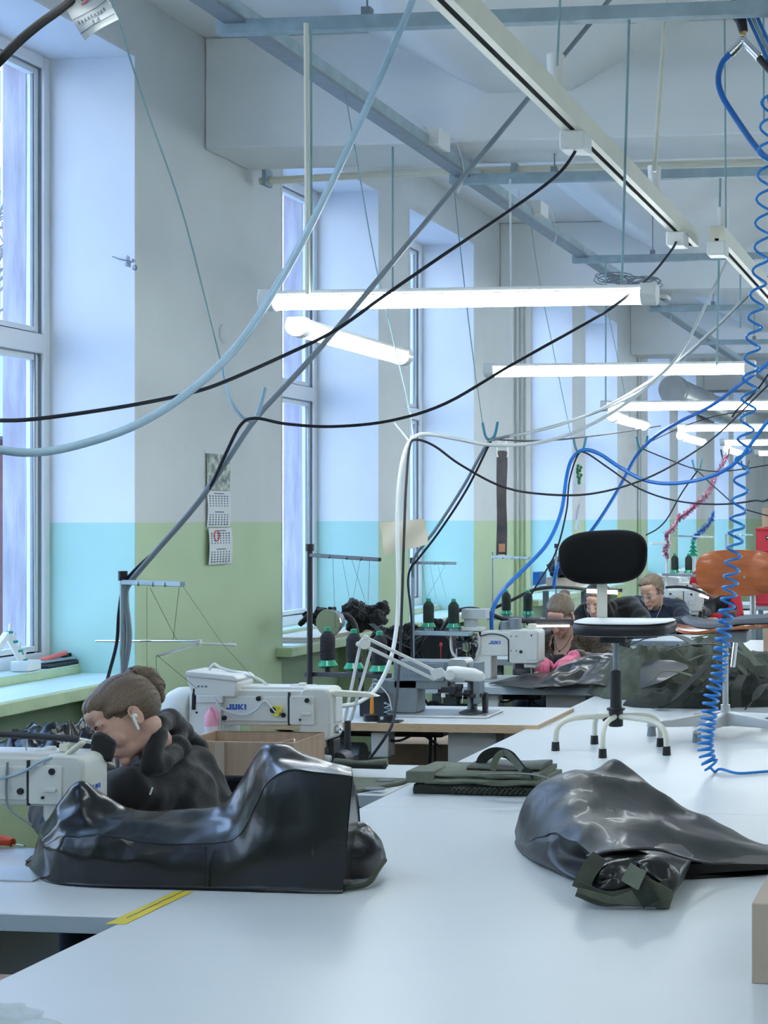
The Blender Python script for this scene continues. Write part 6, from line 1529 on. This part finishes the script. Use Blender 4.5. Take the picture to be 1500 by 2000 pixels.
    for fx in (J['footl'], J['footr']): sh.cap(V(fx)+V((0,.05,.048)), V(fx)+V((0,-.15,.045)), .048, .04)
    obj('shoes', blob(sh, .008, 3), BLACK, t)
    # face details
    obj('lips', MB().cap(h(-.019,.0885,-.0575), h(.019,.0885,-.0575), .0052*hs).cap(h(-.015,.088,-.066), h(.015,.088,-.066), .006*hs), LIPS, t)
    lid = MB(); eb = MB()
    for s in (-1, 1):
        lid.tube(catmull([h(s*.014,.0835,.001), h(s*.028,.0865,-.004), h(s*.042,.078,.001)], 5), .0017*hs, 6)
        eb.tube(catmull([h(s*.013,.0885,.027), h(s*.030,.0885,.033), h(s*.047,.074,.026)], 5), [.0022*hs]*11, 6)
    obj('eyelashes', lid, HAIRD, t); obj('eyebrows', eb, brow, t)
    return t, h, R
def strandy(me, c, amp=.003, f=(60,60,8), R=None):
    Rt = R.transposed()
    def f(co):
        q = Rt @ (co - c); a = math.atan2(q.z, q.x); return amp*noise.noise(V((a*9, q.y*9, q.x*4)))
    return shift(me, f)
def cap_hair(h, R, t, m, parts, vox=.005, name='hair', amp=.004):
    mb = MB()
    for kind, *a in parts:
        if kind == 'e': mb.ell(h(*a[0]), a[1], R, 22, 14)
        else: mb.cap(h(*a[0]), h(*a[1]), a[2], a[3])
    me = strandy(blob(mb, vox, 4), h(0,0,0), amp, R=R); return obj(name, me, m, t)
def seat_for(J, label, back=True):
    pe = V(J['pelvis']); t = thing('work_chair', label, 'chair', (pe.x, pe.y, 0))
    z = pe.z-.165
    obj('seat', rbox(pe.x-.21, pe.x+.21, pe.y-.2, pe.y+.2, z-.05, z, .02), SEATF, t, bevel=.015)
    obj('post', MB().cyl((pe.x,pe.y,.08),(pe.x,pe.y,z-.05),.025), DARKM, t)
    for k in range(5):
        a = k*math.pi*.4; e = V((pe.x+.27*math.cos(a), pe.y+.27*math.sin(a), .05)); l = obj('leg', MB().bar((pe.x,pe.y,.09), e, .035,.03), BLACK, t); obj('castor', MB().cyl(e+V((-.012,0,-.025)), e+V((.012,0,-.025)), .025, n=12), BLACK, l)
    if back: obj('backrest', rbox(pe.x-.18, pe.x+.18, pe.y+.24, pe.y+.28, z+.15, z+.40, .08), SEATF, t, bevel=.012); obj('back_bar', MB().bar((pe.x,pe.y+.15,z-.03),(pe.x,pe.y+.27,z+.2),.04,.01), DARKM, t)
def legs(pe, dx=.11, face=-1, fwd=.34):
    pe = V(pe); return dict(kneel=pe+V((dx,face*fwd,-.04)), kneer=pe+V((-dx,face*fwd,-.04)), footl=V((pe.x+dx, pe.y+face*(fwd+.02), 0)), footr=V((pe.x-dx, pe.y+face*(fwd+.02), 0)))
# --- woman in the black hoodie
pe = V((Q(340,1650,4.6).x, 4.42, .62))
J = dict(head=Q(246,1405,4.36), neck=Q(309,1470,4.50), chest=Q(322,1570,4.52), pelvis=pe, shl=Q(375,1503,4.62), shr=Q(258,1545,4.33), ell=Q(428,1600,4.60), wrl=Q(300,1655,4.20), elr=Q(60,1580,4.42), wrr=Q(105,1655,3.98))
J['elr'] = Q(100,1585,4.45); J['wrr'] = Q(150,1662,4.02)
J.update(legs(pe)); look = V((-.52,-.68,-.52))
t, h, R = person('woman in a black hoodie with a ponytail bent over the nearest sewing machine', J, look, SKIN, CLOTHB, HAIRB, roll=-16, vox=.0045, hs=.96)
HB = hairmat('ash_brown_hair_strands', (.22,.155,.105), (.075,.052,.038), R)
cap_hair(h, R, t, HB, [('e',(0,-.024,.048),(.0755,.094,.078)),('e',(0,-.045,.028),(.073,.073,.076)),('e',(0,.036,.080),(.056,.046,.034)),('c',(-.062,.038,.045),(-.070,-.018,.03),.012,.014),('c',(.062,.038,.045),(.070,-.018,.03),.012,.014)], vox=.0045, amp=.004)
cap_hair(h, R, t, HB, [('e',(0,-.092,.092),(.026,.028,.026)),('c',(0,-.105,.096),(0.0,-.128,.068),.022,.027),('c',(0.0,-.128,.068),(.0,-.128,.03),.027,.024),('c',(.0,-.128,.03),(.0,-.115,-.01),.022,.012)], vox=.004, name='ponytail', amp=.004)
obj('hair_band', MB().tube([h(.022*math.cos(a), -.096, .092+.024*math.sin(a)) for a in [math.pi*2*k/16 for k in range(16)]], .005, 6, closed=True), BLACK, t)
for s in (-1, 1):
    eb = obj('earbud', MB().ell(h(s*.080,-.002,-.004),(.008,.009,.008),R).cap(h(s*.083,.004,-.008), h(s*.084,.012,-.040), .0042, .0036), WHITE, t)
N = V(J['neck']); hd = MB()
K = [Q(292,1500,4.33), Q(303,1460,4.36), Q(310,1416,4.42), Q(327,1406,4.52), Q(350,1424,4.62), Q(345,1460,4.50), Q(322,1490,4.38)]
for a_, b_ in zip(K, K[1:]+K[:1]): hd.cap(a_, b_, .026, .026)
hd.cap(K[3], Q(366,1440,4.66), .034, .030).cap(Q(362,1436,4.66), Q(384,1462,4.66), .030, .035).cap(K[5], Q(330,1480,4.5), .04, .05)
me = blob(hd, .007, 4)
shift(me, lambda c: .005*ridge(c*14))
obj('hood', me, CLOTHB, t)
zc = Q(296,1548,4.20); dn = (Q(290,1562,4.2)-Q(297,1540,4.2)).normalized()
pz = Q(296,1548,4.22)
obj('zip_pull', MB().bar(Q(298,1538,4.24), Q(293,1552,4.24), .006, .003), PAPER, t)
sv = MB(); e, w = V(J['elr']), V(J['wrr']); d = (w-e)
for k in range(7): sv.ell(e + d*(.25+.12*k), (.058-.003*k,)*3)
obj('rolled_sleeve', blob(sv, .007, 2), BLUES, t)
seat_for(J, 'work chair under the woman in the black hoodie')
# --- woman with pink gloves
pe = V((Q(1120,1250,9.5).x, 9.0, .62))
J = dict(head=Q(1094,1203,9.12), neck=Q(1102,1240,9.25), chest=Q(1110,1288,9.28), pelvis=pe, shl=Q(1168,1250,9.3), shr=Q(1044,1254,9.3), ell=Q(1195,1310,9.15), wrl=Q(1120,1282,8.72), elr=Q(1020,1310,9.15), wrr=Q(1050,1283,8.72))
J.update(legs(pe)); look = V((-.10,-.80,-.62))
t, h, R = person('woman with blonde tied hair in a brown cardigan and pink gloves at a sewing machine', J, look, SKIN, BROWN, HAIRL, roll=4, vox=.006, handspec=('gloves',), clothname='cardigan', neckline=.12)
HL = hairmat('blonde_strands', (.30,.225,.15), (.085,.06,.04), R)
cap_hair(h, R, t, HL, [('e',(0,-.024,.050),(.079,.095,.078)),('e',(0,-.050,.025),(.076,.072,.078)),('e',(0,.028,.084),(.056,.044,.030)),('e',(0,-.125,.06),(.035,.03,.035))], vox=.006, amp=.004)
tp = MB(); N = V(J['neck']); ch = V(J['chest'])
tp.cap(N+V((0,-.045,-.20)), ch+V((0,-.05,-.2)), .10, .13).cap(N+V((-.07,-.03,-.16)), N+V((-.055,-.0,-.02)), .05, .02).cap(N+V((.07,-.03,-.16)), N+V((.055,-.0,-.02)), .05, .02)
obj('black_top', blob(tp, .008, 3), CLOTHB, t)
obj('necklace', MB().tube(catmull([N+V((-.055,-.04,.0)), N+V((-.03,-.085,-.06)), N+V((0,-.105,-.085)), N+V((.03,-.085,-.06)), N+V((.055,-.04,0))],5),.0018,6).ell(N+V((0,-.108,-.09)),(.006,.004,.006)), DARKM, t)
gl = MB()
hand(gl, V(J['wrl']), Q(1085,1306,8.5)-V(J['wrl']), (0,-.3,-1), 1.15, .5, -1, .0105); gl.cap(V(J['wrl']), V(J['wrl'])+(V(J['ell'])-V(J['wrl'])).normalized()*.06, .036, .045)
hand(gl, V(J['wrr']), Q(1068,1308,8.5)-V(J['wrr']), (0,-.3,-1), 1.15, .5, 1, .0105); gl.cap(V(J['wrr']), V(J['wrr'])+(V(J['elr'])-V(J['wrr'])).normalized()*.06, .036, .045)
obj('gloves', blob(gl, .005, 2), PINK, t)
seat_for(J, 'work chair under the woman with pink gloves')
# --- person in the dark hood behind the chair post
pe = V((Q(1180,1250,10.9).x, 10.45, .62))
J = dict(head=Q(1166,1178,10.75), neck=Q(1188,1198,10.85), chest=Q(1195,1235,10.9), pelvis=pe, shl=Q(1234,1184,10.95), shr=Q(1143,1196,10.9), ell=Q(1264,1222,10.75), wrl=Q(1215,1240,10.5), elr=Q(1108,1240,10.75), wrr=Q(1140,1240,10.5))
J.update(legs(pe)); look = V((-.15,-.9,-.32))
t, h, R = person('person in a dark hooded top behind the post of the black chair', J, look, SKIN, CLOTHB, HAIRD, vox=.007)
hd = MB()
hd.ell(h(0,-.03,.045),(.095,.105,.098),R).cap(h(-.07,.0,-.02), h(-.075,-.03,-.11), .03,.035).cap(h(.07,.0,-.02), h(.075,-.03,-.11), .03,.035).cap(h(-.06,-.08,-.06), h(.06,-.08,-.06), .05,.05)
me = blob(hd, .007, 3)
obj('hood', me, CLOTHB, t)
obj('fringe', MB().ell(h(0,.052,.075),(.055,.03,.032),R), HAIRB, t)
for s in (-1,1): obj('earphone_wire', MB().tube(catmull([h(s*.05,.06,-.05), h(s*.06,.05,-.12), h(s*.05,.05,-.20)],5),.002,5), WHC, t)
seat_for(J, 'work chair under the person in the dark hooded top')
# --- person with glasses
pe = V((Q(1290,1250,12.4).x, 12.0, .62))
J = dict(head=Q(1273,1156,12.2), neck=Q(1282,1186,12.35), chest=Q(1288,1215,12.4), pelvis=pe, shl=Q(1325,1187,12.4), shr=Q(1244,1180,12.45), ell=Q(1340,1218,12.2), wrl=Q(1300,1220,12.0), elr=Q(1230,1215,12.3), wrr=Q(1262,1220,12.0))
J.update(legs(pe)); look = V((-.32,-.82,-.40))
t, h, R = person('person with short fair hair and glasses in a navy top beside the black chair', J, look, SKIN2, NAVY, HAIRL, vox=.007, male=True, brow=HAIRB, hs=1.08, clothname='navy_top')
HL = hairmat('fair_strands', (.30,.215,.14), (.10,.07,.045), R)
cap_hair(h, R, t, HL, [('e',(0,-.028,.056),(.084,.096,.080)),('e',(0,-.055,.02),(.080,.065,.085)),('e',(-.02,.035,.095),(.060,.048,.032)),('c',(.072,.01,.04),(.080,-.02,-.02),.016,.014),('c',(-.072,.01,.04),(-.080,-.02,-.02),.016,.014)], vox=.006, amp=.006)
gl = MB()
for s in (-1,1): gl.tube([h(s*.030+.021*math.cos(a), .100, .004+.016*math.sin(a)) for a in [math.pi*2*k/16 for k in range(16)]], .0016, 5, closed=True).tube([h(s*.051,.098,.008), h(s*.078,.0,.006)], .0016, 5)
gl.tube([h(-.009,.101,.006), h(.009,.101,.006)], .0016, 5)
obj('glasses', gl, GREYM, t)
N = V(J['neck']); obj('collar', MB().tube([N+V((.075*math.cos(a), .065*math.sin(a)-.01, .01)) for a in [math.pi*2*k/18 for k in range(18)]], .018, 8, closed=True), CLOTHB, t)
obj('earphone_wire', MB().tube(catmull([h(.078,0,-.02), h(.075,.03,-.1), h(.03,.06,-.18), h(.02,.05,-.25)],5),.002,5), WHC, t)
seat_for(J, 'work chair under the person with glasses')
# --- person in red and black behind the plywood chair
pe = V((Q(1400,1250,13.9).x, 13.5, .62))
J = dict(head=Q(1372,1142,13.6), neck=Q(1395,1165,13.8), chest=Q(1400,1200,13.9), pelvis=pe, shl=Q(1432,1172,13.9), shr=Q(1385,1180,13.75), ell=Q(1440,1205,13.7), wrl=Q(1398,1208,13.4), elr=Q(1378,1200,13.6), wrr=Q(1366,1196,13.2))
J.update(legs(pe)); look = V((-.5,-.7,-.5))
t, h, R = person('person in a red and black top with a red hat behind the plywood chair back', J, look, SKIN, CLOTHB, HAIRD, vox=.008, clothname='black_vest')
obj('red_hat', blob(MB().ell(h(0,-.01,.07),(.088,.10,.07),R).cap(h(-.05,.06,.06),h(.05,.06,.06),.025,.025), .008, 3), REDC, t)
obj('red_sleeve', blob(MB().cap(V(J['shl']), V(J['ell']), .078, .065).cap(V(J['ell']), V(J['wrl']), .06, .05), .01, 3), REDC, t)
seat_for(J, 'work chair under the person in red and black')
# ------------------------------------------------------------------ light, sky, camera
w = bpy.data.worlds.new('sky'); SC.world = w; w.use_nodes = True
n = w.node_tree.nodes; l = w.node_tree.links; bg = n['Background']
tc = n.new('ShaderNodeTexCoord'); sx = n.new('ShaderNodeSeparateXYZ'); l.new(tc.outputs['Generated'], sx.inputs[0])
r = n.new('ShaderNodeValToRGB'); l.new(sx.outputs['Z'], r.inputs[0])
r.color_ramp.elements[0].position = 0; r.color_ramp.elements[0].color = (.78,.89,1,1)
r.color_ramp.elements[1].position = .6; r.color_ramp.elements[1].color = (.34,.58,1,1)
l.new(r.outputs[0], bg.inputs['Color']); bg.inputs['Strength'].default_value = SKY
for i, (a, b) in enumerate(WIN):
    la = bpy.data.lights.new('portal', 'AREA'); la.shape = 'RECTANGLE'; la.size = b-a; la.size_y = LINT-SILLZ; la.cycles.is_portal = True
    o = bpy.data.objects.new('window_portal', la); COL.objects.link(o); o.location = (XO-.05, (a+b)/2, (LINT+SILLZ)/2); o.rotation_euler = (math.pi/2, 0, -math.pi/2)
for a, b in WINR_ADDED:  # portals for the added right-hand windows
    la = bpy.data.lights.new('portal', 'AREA'); la.shape = 'RECTANGLE'; la.size = b-a; la.size_y = 3.15; la.cycles.is_portal = True
    o = bpy.data.objects.new('window_portal', la); COL.objects.link(o); o.location = (XR+.52, (a+b)/2, 2.455); o.rotation_euler = (math.pi/2, 0, math.pi/2)
cam = bpy.data.cameras.new('camera'); co = bpy.data.objects.new('camera', cam); COL.objects.link(co)
co.location = (0, 0, CAMZ); co.rotation_euler = (math.pi/2, 0, YAW)
cam.sensor_fit = 'VERTICAL'; cam.sensor_height = 36; cam.lens = 36*F_PX/2000
cam.shift_x = -(CX-750)/2000; cam.shift_y = (CY-1000)/2000; cam.clip_start = .05; cam.clip_end = 300
SC.camera = co
SC.view_settings.view_transform = 'Standard'; SC.view_settings.look = 'None'; SC.view_settings.gamma = 1; SC.view_settings.exposure = EXPO
SC.view_settings.use_curve_mapping = False
SC.cycles.use_denoising = True; SC.cycles.use_adaptive_sampling = True; SC.cycles.adaptive_threshold = .1; SC.cycles.adaptive_min_samples = 24; SC.cycles.max_bounces = 6; SC.cycles.diffuse_bounces = 4; SC.cycles.glossy_bounces = 3; SC.cycles.transparent_max_bounces = 8
SC.cycles.sample_clamp_indirect = 6; SC.cycles.caustics_reflective = False; SC.cycles.caustics_refractive = False
bpy.data.scenes.remove(TMP)
